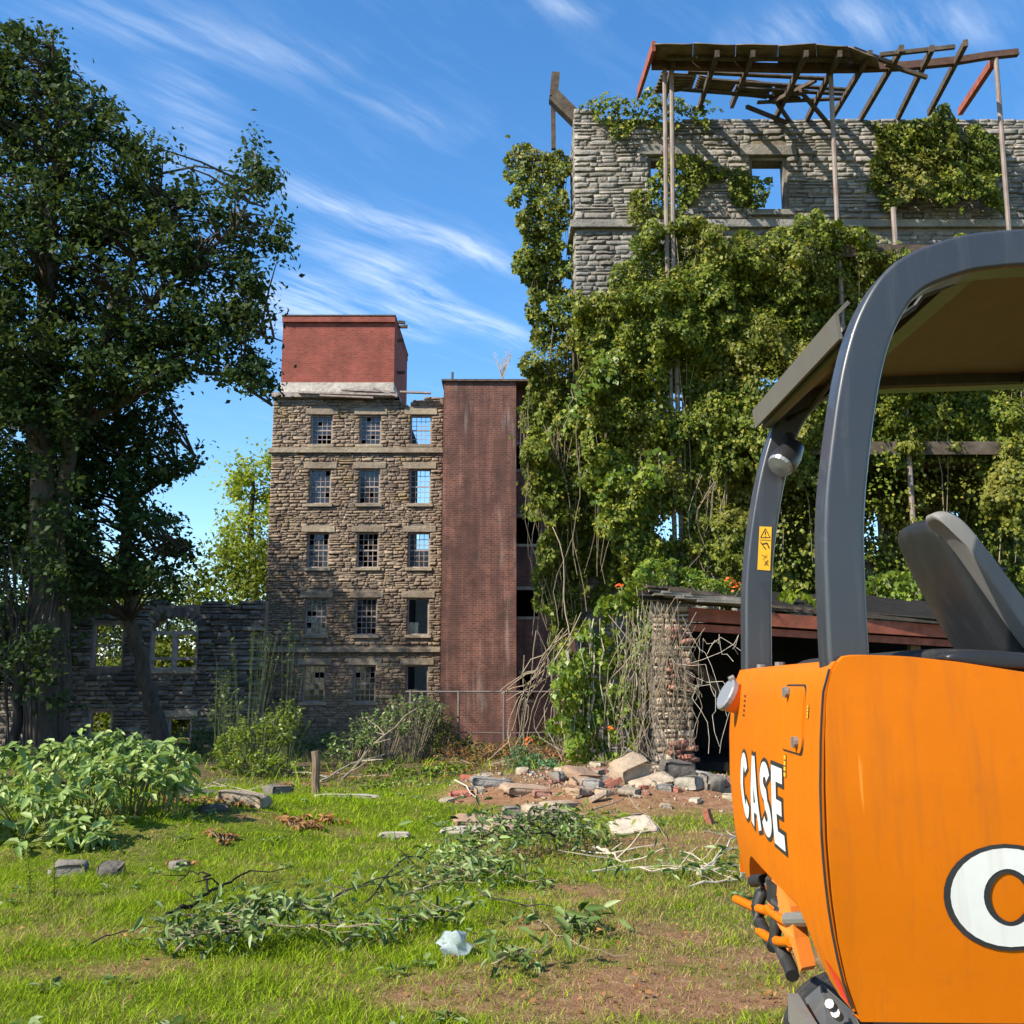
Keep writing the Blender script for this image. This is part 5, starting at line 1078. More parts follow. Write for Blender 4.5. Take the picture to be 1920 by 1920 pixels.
# wooden post
b = Gp(594, 1492); tp = W(591, 1408, b.y); post = MB().tube([b - Vector((0, 0, .1)), b.lerp(tp, .3) + Vector((-.012, 0, 0)), b.lerp(tp, .75) + Vector((.012, 0, 0)), tp], [.068, .06, .062, .06], 9).build('wooden_post', MATS['wood_post'], None)
tag(post, 'short weathered round wooden post standing behind the grass', 'post')
# fallen branches and cut leafy shoots
def branch(name, label, pix, rad, mat, seed, side=5, lift=.04, cat='branch', group=None, leaves=0, lsize=.095, lmat='leaf_cut', aspect=.36, parts=True, jit=.06, slen=.25):
    r = np.random.default_rng(seed); P = [Gp(x, y, lift + (q[0] if q else 0)) for (x, y, *q) in pix]; root = thing(name, P[0], label, cat, group); m = MB()
    Q = []
    for a, b in zip(P, P[1:]):
        for k in range(4): Q.append(a.lerp(b, k / 4) + Vector(r.normal(0, .012, 3)))
    Q.append(P[-1]); m.tube(Q, [rad * (1 - .65 * i / len(Q)) for i in range(len(Q))], 6); tips = list(Q)
    for k in range(side):
        a = Q[r.integers(1, len(Q))]; d = Vector((r.normal(0, 1), r.normal(0, .7), abs(r.normal(0, .25)))).normalized() * slen * r.uniform(.5, 1.4); e = a + d; e.z = max(e.z, gz(e.x, e.y) + .02); mm = a.lerp(e, .5) + Vector(r.normal(0, .02, 3)); m.tube([a, mm, e], [rad * .45, rad * .35, rad * .2], 4); tips += [mm, e, e]
    m.build('stem', MATS[mat], root)
    if leaves:
        pos = []; 
        for k in range(leaves): q = tips[r.integers(len(tips))]; pos.append(np.array(q) + r.normal(0, jit, 3) * (1, 1, .5))
        pos = np.array(pos); pos[:, 2] = np.maximum(pos[:, 2], gz_n(pos[:, 0], pos[:, 1]) + .035); a = r.uniform(0, 6.28, leaves)
        tg = np.column_stack([np.cos(a), np.sin(a) * .8 - .3, r.uniform(-.9, .1, leaves)]); nr = np.column_stack([r.normal(0, .5, leaves), -.3 + r.normal(0, .5, leaves), np.full(leaves, .8)]); sz = lsize * r.uniform(.6, 1.25, leaves)
        (leaf_parts if parts else lambda rt, *aa: leaf_mass(rt, 'foliage', aa[0], aa[1], aa[2], aa[3], aa[4], 6, aa[5], aa[6], aa[7]))(root, pos, nr, sz, lmat, aspect, seed, tg, .35)
    return root
CUT = 'cut leafy shoots lying on the grass'
branch('cut_branch', 'long leafy cut branch lying across the foreground grass', [(300, 1770), (420, 1775, .05), (560, 1735, .08), (680, 1700, .10), (780, 1665, .12)], .012, 'bark', 301, 14, .05, 'branch', CUT, 60, .11)
branch('cut_branch', 'dense heap of drooping cut leaves at the front left', [(330, 1790), (420, 1790, .10), (520, 1780, .10), (640, 1780, .08)], .010, 'twig', 302, 26, .05, 'branch', CUT, 260, .085, 'leaf_cut', .36, True, .08)
branch('cut_branch', 'leafy cut shoot just left of the plastic bag', [(640, 1785), (720, 1765, .06), (800, 1745, .08), (850, 1735, .05)], .008, 'twig', 303, 14, .05, 'branch', CUT, 130, .085)
branch('cut_branch', 'arched cut twig above the front leaf heap', [(690, 1705), (740, 1660, .12), (800, 1645, .16), (870, 1660, .08)], .008, 'bark_dark', 304, 6, .05, 'branch', CUT, 36, .10)
branch('cut_branch', 'dark leafy brush pile in the middle of the yard', [(840, 1640), (920, 1615, .10), (1000, 1600, .12), (1100, 1600, .05)], .010, 'bark_dark', 305, 40, .08, 'branch', CUT, 300, .085, 'leaf_cut', .36, True, .13, .35)
branch('cut_branch', 'leafy cut shoots spreading below the brush pile', [(760, 1690), (840, 1670, .05), (920, 1660, .05), (990, 1665)], .008, 'twig', 306, 26, .05, 'branch', CUT, 220, .085, 'leaf_cut', .34, True, .12)
branch('cut_branch', 'bright leaves standing up at the back of the brush pile', [(1030, 1585), (1080, 1570, .1), (1120, 1585, .05)], .008, 'twig', 307, 14, .08, 'branch', CUT, 110, .12, 'leaf_bright', .36, True, .12, .3)
branch('cut_branch', 'small sprig of pale leaves right of the yard centre', [(1060, 1750), (1100, 1755, .05), (1140, 1745)], .006, 'twig', 308, 6, .04, 'branch', CUT, 50, .12)
branch('cut_branch', 'small leaf sprig lying at the bottom centre', [(930, 1820), (970, 1815, .04), (1010, 1800)], .006, 'twig', 309, 5, .04, 'branch', CUT, 34, .11)
branch('cut_branch', 'wilted twig pile between brush heap and excavator', [(1100, 1650), (1180, 1650, .05), (1270, 1655, .05), (1330, 1640)], .008, 'twig_pale', 310, 24, .05, 'branch', CUT, 110, .09, 'leaf_cut', .34, True, .12, .3)
branch('cut_branch', 'second layer of wilted leaves on the front left heap', [(350, 1775), (440, 1778, .16), (540, 1768, .16), (620, 1768, .12)], .008, 'twig', 331, 20, .06, 'branch', CUT, 220, .085, 'leaf_cut', .36, True, .07)
branch('cut_branch', 'dark wilted leaves on top of the central brush pile', [(870, 1630), (950, 1600, .22), (1040, 1590, .22), (1090, 1600, .1)], .009, 'bark_dark', 332, 26, .08, 'branch', CUT, 240, .085, 'leaf_shade', .38, True, .11, .3)
branch('cut_branch', 'pale upturned leaves at the left of the brush pile', [(800, 1665), (860, 1640, .1), (930, 1640, .1)], .007, 'twig', 333, 16, .05, 'branch', CUT, 150, .09, 'leaf_pale', .32, True, .1)
branch('burnt_branch', 'charred black branch on the grass at left', [(310, 1726), (350, 1710), (385, 1695, .03), (430, 1672, .04), (468, 1655, .05)], .018, 'wood_char', 311, 3, .04)
branch('burnt_branch', 'curved black twig arching over the charred branch', [(388, 1694, .05), (384, 1672, .1), (365, 1664, .1), (330, 1660)], .009, 'wood_char', 312, 2, .03)
branch('burnt_branch', 'thin dark stick pointing at the front leaf heap', [(335, 1718), (370, 1738, .03), (420, 1762, .02)], .009, 'bark_dark', 313, 1, .03)
branch('dead_branch', 'pale bare branch lying behind the excavator hooks', [(1310, 1650), (1345, 1630, .05), (1380, 1595, .08)], .016, 'twig_pale', 314, 5, .05, slen=.4)
branch('dead_branch', 'pale bare stick flat on the soil left of the excavator', [(1310, 1642), (1390, 1640), (1450, 1655)], .012, 'twig_pale', 315, 4, .04)
branch('dead_branch', 'bare pale stick left of the excavator lower down', [(1300, 1668), (1380, 1660, .02), (1420, 1650)], .010, 'twig_pale', 316, 4, .04)
branch('dead_branch', 'short thick pale stick right of the brush pile', [(1115, 1600), (1145, 1612, .02), (1165, 1625)], .018, 'twig_pale', 317, 6, .04, slen=.4)
branch('dead_branch', 'thin arched brown branch over the orange rubble', [(1055, 1540), (1110, 1520, .15), (1180, 1530, .22), (1250, 1580)], .010, 'twig', 318, 3, .04)
branch('dead_branch', 'long thin vine curving across the bare soil in front', [(990, 1690), (1010, 1740, .02), (1080, 1785), (1180, 1800)], .005, 'twig', 319, 2, .03)
branch('dead_branch', 'dark thin branch lying below the brush pile', [(890, 1690, .03), (970, 1715, .03), (1050, 1720, .02)], .007, 'bark_dark', 320, 5, .04)
branch('dead_branch', 'slender dark switch lying in the left grass', [(160, 1784), (230, 1765, .03), (300, 1752, .02)], .006, 'bark_dark', 321, 0, .03)
branch('dead_branch', 'pale dead branch fallen under the arching shrub', [(600, 1470), (660, 1450, .1), (720, 1435, .15), (760, 1420, .2)], .02, 'twig_pale', 322, 8, .05, slen=.5)
branch('dead_branch', 'long dead branch leaning up into the arching shrub', [(640, 1470), (700, 1455, .5), (780, 1450, 1.1)], .025, 'twig', 323, 5, .05, slen=.5)
branch('dead_branch', 'short pale stick lying in the brown brush', [(855, 1475), (895, 1500)], .014, 'twig_pale', 324, 0, .06)
branch('dead_branch', 'dry sticks scattered over the mossy ledge', [(330, 1520), (400, 1510, .1), (480, 1520, .05)], .008, 'twig_pale', 325, 10, .15, slen=.35)
# plastic bag
b = Gp(852, 1792); r = np.random.default_rng(5); rows = []
for i in range(9):
    th = math.pi * i / 8 * .97; row = []
    for j in range(15):
        ph = 2 * math.pi * j / 14; k = 1 + .75 * (vnoise(np.array([[math.cos(ph) * 2.6, math.sin(ph) * 2.6, i * 1.3]]), 3)[0] - .5) * 2; k = 1 if i in (0, 8) else k
        row.append(b + Vector((.085 * math.sin(th) * math.cos(ph) * k - .02 * math.cos(th), .07 * math.sin(th) * math.sin(ph) * k, .055 + .075 * math.cos(th) * (1 + .9 * (k - 1)))))
    rows.append(row)
tag(MB().grid(rows).build('plastic_bag', MATS['plastic_bag'], None, True), 'crumpled clear plastic bag lying among the cut leaves', 'plastic bag')

# dry leaf litter and chips scattered over the yard, one mass
r = np.random.default_rng(99); n = 5200; y = r.uniform(5, 18.5, n); x = r.uniform(-1, 1, n) * (.53 * y + .3); s_, l_, d_ = masks(x, y)
k = r.random(n) < .12 + .6 * s_ + .45 * d_ + .5 * l_; x, y = x[k], y[k]; pos = np.column_stack([x, y, gz_n(x, y) + r.uniform(.008, .035, len(x))])
V, F = leaf_arrays(pos, np.tile([[0, -.2, 1.0]], (len(x), 1)), r.uniform(.02, .055, len(x)), .5, 4, 98, None, .5)
tag(np_obj('leaf_litter', V, F, MATS['leaf_dead']), 'dry brown leaf litter scattered over the grass', 'leaf litter', None, 'stuff')

# low broad-leaved weeds in the turf, one mass
r = np.random.default_rng(123); n = 420; y = np.sqrt(r.uniform(25, 290, n)); x = r.uniform(-1, 1, n) * (.53 * y + .2); s_, l_, d_ = masks(x, y); k = (r.random(n) > s_ * 1.3) & (fbm(np.column_stack([x, y]) * .8, 61) > .42); x, y = x[k], y[k]
pos = []; tg = []
for (a, b) in zip(x, y):
    m_ = r.integers(5, 14); an = r.uniform(0, 6.28, m_); rr = r.uniform(.005, .05, m_); pos.append(np.column_stack([a + np.cos(an) * rr, b + np.sin(an) * rr, gz_n(np.full(m_, a), np.full(m_, b)) + r.uniform(.015, .05, m_)])); tg.append(np.column_stack([np.cos(an), np.sin(an), r.uniform(0, .5, m_)]))
pos, tg = np.concatenate(pos), np.concatenate(tg); V, F = leaf_arrays(pos, np.tile([[0, -.1, 1.0]], (len(pos), 1)), r.uniform(.03, .075, len(pos)), .6, 6, 62, tg, .35)
tag(np_obj('lawn_weeds', V, F, MATS['leaf_cut']), 'small broad leaved weeds scattered through the grass', 'weeds', None, 'stuff')
# ------------------------------------------------------------------ mini excavator, right foreground
Y0, Y1 = 2.7, 4.45
def tab(px, Y): q = [W(x, y, Y) for (x, y) in px]; q.sort(key=lambda v: v.z); return [v.z for v in q], [v.x for v in q]
nz_, nx_ = tab([(1572, 1236), (1554, 1258), (1545, 1300), (1541, 1380), (1540, 1480), (1543, 1580), (1552, 1680), (1566, 1770), (1584, 1845), (1610, 1918)], Y0)
fz_, fx_ = tab([(1386, 1258), (1372, 1290), (1366, 1370), (1367, 1450), (1376, 1550), (1388, 1610), (1402, 1655)], Y1)
def xn_(z): return float(np.interp(z, nz_, nx_))
def xf_(z): return float(np.interp(z, fz_, fx_))
ZT, ZB = W(1560, 1240, Y0).z, W(1600, 1916, Y0).z
EX = Vector((1.9, 3.55, 0)); exc = thing('mini_excavator', (EX.x, EX.y, gz(EX.x, EX.y)), 'orange and grey mini excavator with canopy at the right foreground', 'excavator')
def RS(t, z, off=0.0):
    """point on the rear shell: t from the near corner to the far corner"""
    bow = .012 * math.sin(math.pi * t)
    return Vector((xn_(z) + (xf_(z) - xn_(z)) * t - bow - off, Y0 + .012 + (Y1 - Y0 - .012) * t, z))
def zbot(t):
    a = float(sstep(.08, .24, np.float64(t))) * (1 - float(sstep(.72, .95, np.float64(t)))); return ZB + .02 + a * .17
TS = [0, .006, .015] + [i / 26 for i in range(1, 26)] + [.985, 1.0]
rows = []
for t in TS:
    col = []; zb = zbot(t); zt = ZT - (.025 if t > .985 else 0)
    for j in range(27):
        z = zb + (zt - zb) * j / 26; p = RS(t, z)
        if t > .99: p.x += .02
        col.append(p)
    rows.append(col)
rows = [[c[0] + Vector((.06, 0, .0))] + c + [c[-1] + Vector((.04, 0, .006))] for c in rows]; rows = [[p + Vector((.05, 0, 0)) for p in rows[0]]] + rows + [[p + Vector((.06, 0, 0)) for p in rows[-1]]]
o = MB().grid(rows).build('rear_shell', MATS['orange'], exc, True)
# side panel towards the camera
ztab = [(1572, 1236), (1585, 1231), (1605, 1229), (1700, 1232), (1800, 1243), (1920, 1262), (2300, 1330)]
def ztop(x): q = [W(a, b, Y0) for (a, b) in ztab]; return float(np.interp(x, [v.x for v in q], [v.z for v in q]))
XR = 2.75
def SP(x, z, off=0.0): return Vector((x, Y0 - .025 * math.sin(max(0, min(1, (z - ZB) / (ZT - ZB))) * math.pi) - .02 * math.sin(min(1, max(0, (x - .85) / 1.9)) * math.pi) - off, z))
rows = []
for i in range(41):
    u = (i / 40) ** 1.3; col = []
    for j in range(29):
        v = j / 28; z = ZB + v * (ZT - ZB); x0 = xn_(min(z, ZT - .004)) + .006; x = x0 + (XR - x0) * u; z = ZB + v * (ztop(x) - ZB) if u > .002 else ZB + v * (ZT - ZB - .004)
        p = SP(x, z)
        col.append(p)
    rows.append([col[0] + Vector((0, .06, 0))] + col + [col[-1] + Vector((0, .02, .003))])
rows = [[p + Vector((.002, .014, 0)) for p in rows[0]]] + rows
o = MB().grid(rows).build('side_panel', MATS['orange'], exc, True)
for pth in ([RS(0, ZB + .03 + (ZT - ZB - .05) * k / 14) + Vector((-.002, -.010, 0)) for k in range(15)],):
    MB().tube(pth, .0035, 5).build('panel_seam', MATS['rubber'], exc)
# deck on top, floor, dark inside
rows = [[Vector((x, y, ztop(x) - .006 - (.028 * (y - Y0) / (Y1 - Y0)))) for y in (Y0 + .014, Y0 + .5, Y0 + 1.0, Y1 - .06, Y1 - .01)] for x in [0]]
rows = []
for i in range(16):
    row = []
    for y in (Y0 + .014, Y0 + .5, Y0 + 1.0, Y1 - .06, Y1 - .01):
        xa = xn_(ZT) + (xf_(ZT) - xn_(ZT)) * (y - Y0) / (Y1 - Y0) + .016; x = xa + (XR - xa) * i / 15; row.append(Vector((x, y, ztop(x) - .006 - (.028 * (y - Y0) / (Y1 - Y0)))))
    rows.append(row)
o = MB().grid(rows).build('top_deck', MATS['orange'], exc); o.modifiers.new('t', 'SOLIDIFY').thickness = .02
MB().box((1.02, Y0 + .08, ZB + .22), (XR - .05, Y1 - .08, ztop(XR) - .06)).build('dark_filler', MATS['rubber'], exc)  # near-black box added so the gaps between panels read as shaded
MB().box((1.0, Y0 + .05, ZB + .02), (XR - .03, Y1 - .05, ZB + .16)).build('swing_frame', MATS['orange_dull'], exc)
MB().box((XR - .02, Y0 + .03, ZB + .05), (XR + .01, Y1 - .02, ztop(XR) - .03)).build('front_panel', MATS['orange'], exc)
rows = [[Vector((x, Y1 + .0, z)) for z in np.linspace(ZB + .05, ztop(x) - .05, 4)] for x in np.linspace(xf_(1.2) + .03, XR, 8)]
MB().grid(rows).build('far_panel', MATS['orange'], exc)
# hatch on the rear shell with seam and latches
def plate(t0, t1, z0, z1, off, name, mat, rad=.03, parent=exc):
    q = []
    for (tt, zz, a0) in ((t1, z1, 0), (t0, z1, 90), (t0, z0, 180), (t1, z0, 270)):
        st, sz_ = (-1 if tt == t1 else 1) * rad / 1.75, (-1 if zz == z1 else 1) * rad
        for k in range(5): a = math.radians(a0 + 22.5 * k); q.append((tt + st + math.cos(a) * rad / 1.75 * (1 if True else 0), zz + sz_ + math.sin(a) * rad))
    # order: corner arcs counter clockwise in (t, z)
    v = [RS(a, b, off) for (a, b) in q] + [RS(a, b, -.01) for (a, b) in q]; n = len(q)
    return MB().add(v, [tuple(range(n))] + [(k, (k + 1) % n, n + (k + 1) % n, n + k) for k in range(n)]).build(name, mat, parent)
def zt_at(t, py): yy = Y0 + 1.75 * t; return W(1450, py, yy).z
h0, h1 = .115, .27
plate(h0 - .006, h1 + .005, zt_at(.2, 1412), zt_at(.2, 1283), .0012, 'hatch_seam', MATS['rubber'])
hp = plate(h0, h1, zt_at(.2, 1408), zt_at(.2, 1287), .004, 'hatch', MATS['orange'])
for (t, py) in ((.235, 1298), (.145, 1392)):
    q = RS(t, zt_at(t, py), .004); MB().tube([q, q + Vector((-.012, 0, 0))], .016, 10).box((q.x - .017, q.y - .006, q.z - .014), (q.x - .011, q.y + .006, q.z + .014)).build('latch', MATS['steel'], hp)
for (t, a, b, w) in ((.245, 1378, 1402, .010), (.245, 1415, 1458, .010), (.085, 1322, 1347, .006)):
    z1, z0 = zt_at(t, a), zt_at(t, b); lab = MB(); n = 4
    lab.add([RS(t + w, z0, .0015), RS(t - w, z0, .0015), RS(t - w, z1, .0015), RS(t + w, z1, .0015)], [(0, 1, 2, 3)]); lb = lab.build('warning_label', MATS['decal_black'], exc)
    k = MB()
    for i in range(n):
        za, zb2 = z0 + (z1 - z0) * (i + .12) / n, z0 + (z1 - z0) * (i + .88) / n; k.add([RS(t + w * .75, za, .0025), RS(t - w * .75, za, .0025), RS(t - w * .75, zb2, .0025), RS(t + w * .75, zb2, .0025)], [(0, 1, 2, 3)])
    k.build('label_print', MATS['decal_yellow'], lb)
for i in range(5):
    t = .735; z = zt_at(t, 1305 + i * 9); MB().add([RS(t + .012, z - .004, .0015), RS(t - .012, z - .004, .0015), RS(t - .012, z + .004, .0015), RS(t + .012, z + .004, .0015)], [(0, 1, 2, 3)]).build('vent_slot', MATS['rubber'], exc)
for (t, dz) in ((.12, 0), (.55, 0), (.8, 0)):
    q = RS(t, ZT - .012) + Vector((.05, 0, .012)); MB().tube([q, q + Vector((0, 0, .018))], .018, 8).build('bolt', MATS['steel'], exc)
# lettering: bold strokes with a black edge
def arc(cx, cy, a, b, d0, d1, n=14): return [(cx + a * math.cos(math.radians(d0 + (d1 - d0) * i / n)), cy + b * math.sin(math.radians(d0 + (d1 - d0) * i / n))) for i in range(n + 1)]
GLYPH = {'C': (.62, [(arc(.31, .5, .205, .395, 38, 322, 22), .21)]),
         'A': (.66, [([(.085, 0), (.33, 1.0)], .19), ([(.575, 0), (.33, 1.0)], .19), ([(.17, .27), (.49, .27)], .15)]),
         'S': (.60, [(arc(.30, .735, .19, .165, 20, 270, 14) + arc(.30, .265, .19, .165, 90, -160, 14)[1:], .20)]),
         'E': (.54, [([(.11, 0), (.11, 1)], .22), ([(.2, .905), (.53, .905)], .19), ([(.2, .5), (.48, .5)], .18), ([(.2, .095), (.53, .095)], .19)])}
def stroke(pts, w, ext, mp, off):
    P = [Vector(p) for p in pts]; P[0] = P[0] + (P[0] - P[1]).normalized() * ext; P[-1] = P[-1] + (P[-1] - P[-2]).normalized() * ext
    if len(P) == 2: P = [P[0].lerp(P[1], k / 6) for k in range(7)]
    v = []
    for i, p in enumerate(P):
        d = (P[min(i + 1, len(P) - 1)] - P[max(i - 1, 0)]).normalized(); n = Vector((-d.y, d.x)) * w / 2; v += [mp(*(p + n), off), mp(*(p - n), off)]
    return v, [(2 * i, 2 * i + 1, 2 * i + 3, 2 * i + 2) for i in range(len(P) - 1)]
def lettering(word, mp, gap=.07, edge=.075, base=.0015):
    u = 0; root = None
    for ch in word:
        wd, st = GLYPH[ch]; k, wht = MB(), MB()
        for i, (pts, w) in enumerate(st):
            sh = lambda a, b, off, u=u: mp(a + u, b, off)
            k.add(*stroke(pts, w + 2 * edge, edge, sh, base + .0002 * i)); wht.add(*stroke(pts, w, 0, sh, base + .0016 + .0002 * i))
        kb = k.build('letter', MATS['decal_black'], exc); wht.build('letter_face', MATS['decal_white'], kb); u += wd + gap
    return u
hgt = .24; zb0 = W(1440, 1528, Y0 + 1.75 * .77).z
tot = sum(GLYPH[c][0] for c in 'CASE') + .07 * 3
lettering('CASE', lambda a, b, off: RS(.765 - a / tot * .50, zb0 + b * hgt, off), .07, .055)
q = W(1893, 1683, Y0 - .04)
# the side lettering is wider: C about 0.33 m across
GLYPH['C'] = (.62, [(arc(.31, .5, .26, .385, 24, 336, 28), .205)])
lettering('CASE', lambda a, b, off: SP(q.x + (a - .31) * .396, q.z + (b - .5) * .2416, off + .002), .10, .042)
# red reflector on the near lower corner
MB().add([RS(a, W(1560, b, Y0 + 1.75 * a).z, .002) for (a, b) in ((.095, 1800), (.02, 1838), (.008, 1890), (.05, 1872))], [(0, 1, 2, 3)]).build('reflector', MATS['decal_red'], exc)
# rear corner lamp (far side)
q = W(1392, 1318, Y1 - .25); ax = Vector((-.80, -.12, .42)).normalized(); e1 = ax.cross(Vector((0, 1, 0))).normalized(); e2 = ax.cross(e1)
def disc_lathe(c, ax, prof, n=18):
    e1 = ax.cross(Vector((0, 1, 0))).normalized(); e2 = ax.cross(e1); return [[c + ax * d + (e1 * math.cos(2 * math.pi * j / n) + e2 * math.sin(2 * math.pi * j / n)) * r_ for j in range(n + 1)] for (d, r_) in prof]
lamp = MB().grid(disc_lathe(q, ax, [(-.06, .04), (0, .05), (.05, .060), (.062, .064)])).build('tail_lamp', MATS['orange_dull'], exc, True)
MB().grid(disc_lathe(q, ax, [(.06, .067), (.078, .067), (.083, .06), (.086, .0)])).build('lens', MATS['lamp_glass'], lamp)
c_ = q + ax * .075 - e1 * .074; MB().tube([c_, c_ + Vector((-.02, 0, -.01))], .014, 8).build('lens_screw', MATS['steel'], lamp)
# canopy pillars: swept rounded box section
def sweep(path, w, d, name, mat):
    """path: world points in a vertical plane y = const, w in the plane, d along y"""
    P = [Vector(p) for p in path]; Q = []
    for i in range(len(P) - 1):     # Catmull-Rom
        p0, p1, p2, p3 = P[max(i - 1, 0)], P[i], P[i + 1], P[min(i + 2, len(P) - 1)]
        for k in range(6):
            t = k / 6; Q.append(.5 * ((2 * p1) + (p2 - p0) * t + (2 * p0 - 5 * p1 + 4 * p2 - p3) * t * t + (3 * p1 - p0 - 3 * p2 + p3) * t ** 3))
    Q.append(P[-1]); rows = []; b = .013
    sec = []
    for (sx, sy, a0) in ((1, 1, 0), (-1, 1, 90), (-1, -1, 180), (1, -1, 270)):
        for k in range(5): a = math.radians(a0 + 22.5 * k); sec.append((sx * (w / 2 - b) + b * math.cos(a), sy * (d / 2 - b) + b * math.sin(a)))
    sec.append(sec[0])
    for i, p in enumerate(Q):
        dd = (Q[min(i + 1, len(Q) - 1)] - Q[max(i - 1, 0)]).normalized(); n = Vector((dd.z, 0, -dd.x)).normalized(); rows.append([p + n * u + Vector((0, v, 0)) for (u, v) in sec])
    o = MB().grid(rows).build(name, mat, exc, True); o.modifiers.new('wn', 'WEIGHTED_NORMAL'); return o
near_c = [(1587, 1270), (1581, 1220), (1573, 1000), (1584, 850), (1607, 700), (1640, 600), (1692, 530), (1780, 492), (1850, 480), (1920, 475), (2100, 468), (2500, 470)]
sweep([W(x, y, Y0 + .10) for (x, y) in near_c], .112, .10, 'canopy_pillar', MATS['pillar_grey'])
far_c = [(1419, 1290), (1418, 1240), (1419, 1080), (1436, 940), (1461, 835), (1492, 770), (1545, 725), (1640, 712), (1800, 706), (1920, 702), (2150, 695)]
sweep([W(x, y, Y1 - .10) for (x, y) in far_c], .112, .10, 'canopy_pillar', MATS['pillar_grey'])
# canopy roof: tan underside with a drooping rear lip
prof = [(W(1572, 618, Y0 + .24), 0)]
lipN, lipF = W(1600, 612, Y0 + .26), W(1433, 788, Y1 - .08)
xl, zl = (lipN.x + lipF.x) / 2, (lipN.z + lipF.z) / 2 + .0
P2 = [(xl - .01, zl - .035), (xl, zl + .02), (xl + .10, zl + .10), (xl + .22, zl + .185), (xl + .36, zl + .235), (xl + .9, zl + .265), (XR + .2, zl + .27)]
rows = []
for k in range(8):
    y = Y0 + .27 + (Y1 - Y0 - .35) * k / 7; sx = (lipF.x - lipN.x) * (k / 7 - .5); sz_ = (lipF.z - lipN.z) * (k / 7 - .5)
    rows.append([Vector((x + sx * max(0, 1 - i * .22), y, z + sz_ * max(0, 1 - i * .22))) for i, (x, z) in enumerate(P2)])
roof = MB().grid(rows).build('canopy_roof', MATS['roof_tan'], exc, True); s = roof.modifiers.new('t', 'SOLIDIFY'); s.thickness = .035; s.offset = 1
MB().grid([[r_[0] + Vector((-.02, 0, 0)), r_[0] + Vector((-.03, 0, .075)), r_[1] + Vector((-.01, 0, .05))] for r_ in rows]).build('roof_lip', MATS['roof_tan'], exc).modifiers.new('t', 'SOLIDIFY').thickness = .012
MB().bar((XR - .5, Y0 + .15, zl + .19), (XR - .5, Y1 - .15, zl + .21), .08, .05).build('roof_beam', MATS['pillar_grey'], exc)
MB().bar((xl + .30, Y0 + .16, zl + .13), (xl + .32, Y1 - .16, zl + .15), .06, .05).build('roof_beam', MATS['pillar_grey'], exc)
MB().tube([W(1672, 605, Y0 + .2), W(1715, 575, Y0 + .24), W(1730, 555, Y0 + .24), W(1790, 530, Y0 + .22)], .008, 6).build('roof_cable', MATS['rubber'], exc)
MB().tube([W(1470, 790, Y1 - .12), W(1520, 765, Y1 - .3), W(1560, 712, Y1 - .6), W(1570, 690, Y0 + .5)], .012, 6).build('roof_cable', MATS['rubber'], exc)
# work lamp under the rear lip on the far pillar
q = W(1474, 860, Y1 - .22); ax = Vector((-.62, -.35, -.70)).normalized()
bd = MB().grid(disc_lathe(q, ax, [(-.10, .0), (-.09, .035), (-.03, .055), (.03, .062), (.045, .06)])).build('work_lamp', MATS['seat_black'], exc, True)
MB().grid(disc_lathe(q, ax, [(.044, .058), (.058, .052), (.062, .0)])).build('lens', MATS['lamp_glass'], bd)
MB().bar(q - ax * .05, W(1478, 815, Y1 - .16), .03, .03).build('lamp_bracket', MATS['seat_black'], bd)
# warning sticker on the far pillar
yst = Y1 - .153
def pq(px, py, dy=0): return W(px, py, yst - dy)
st = MB().add([pq(1420, 1068), pq(1444, 1070), pq(1447, 988), pq(1424, 987)], [(0, 1, 2, 3)]).build('warning_sticker', MATS['decal_yellow'], exc)
ic = MB()
def ln(a, b, w=1.2):
    A, B = Vector(a), Vector(b); n = Vector((-(B - A).y, (B - A).x)).normalized() * w / 2; ic.add([pq(*(A + n), .0008 + .0001 * len(ic.f)), pq(*(A - n), .0008 + .0001 * len(ic.f)), pq(*(B - n), .0008 + .0001 * len(ic.f)), pq(*(B + n), .0008 + .0001 * len(ic.f))], [(0, 1, 2, 3)])
for a, b, w in [((1426, 1008), (1435, 991), 1.4), ((1435, 991), (1444, 1008), 1.4), ((1426, 1008), (1444, 1008), 1.4), ((1435, 996), (1435, 1003), 1.8), ((1435, 1005), (1435, 1006.5), 1.8), ((1424, 1012), (1445, 1013), .9),
                ((1430, 1020), (1438, 1018), 2.2), ((1438, 1018), (1442, 1028), 2), ((1431, 1024), (1436, 1030), 2), ((1426, 1016), (1430, 1022), 2), ((1428, 1040), (1438, 1046), .8), ((1438, 1040), (1430, 1050), .8), ((1434, 1052), (1440, 1060), 1.6), ((1440, 1050), (1433, 1060), 1.4)]: ln(a, b, w)
ic.build('sticker_print', MATS['decal_black'], st)
# seat
def seat_slab(poly, y0, y1, name, mat, parent=exc, b=.03, curve=0):
    """closed side outline in pixels at mid depth, extruded across the machine with rounded rims"""
    ymid = (y0 + y1) / 2; pts = [W(x, y, y0 + .02) for (x, y) in poly]; c = sum(pts, Vector()) / len(pts); rows = []
    for (yy, s) in ((y0, .0), (y0, .86), (y0 + b * .3, .95), (y0 + b, 1), (y0 + (y1 - y0) * .3, 1), (ymid, 1), (y1 - (y1 - y0) * .3, 1), (y1 - b, 1), (y1 - b * .3, .95), (y1, .86), (y1, 0)):
        cv = curve * (1 - ((yy - ymid) / (y1 - y0) * 2) ** 2); rows.append([Vector((c.x + (p.x - c.x) * s + cv, yy, c.z + (p.z - c.z) * s)) for p in pts + [pts[0]]])
    o = MB().grid(rows).build(name, mat, parent, True); w_ = o.modifiers.new('weld', 'WELD'); w_.merge_threshold = .0005; sb = o.modifiers.new('round', 'SUBSURF'); sb.levels = sb.render_levels = 2; return o
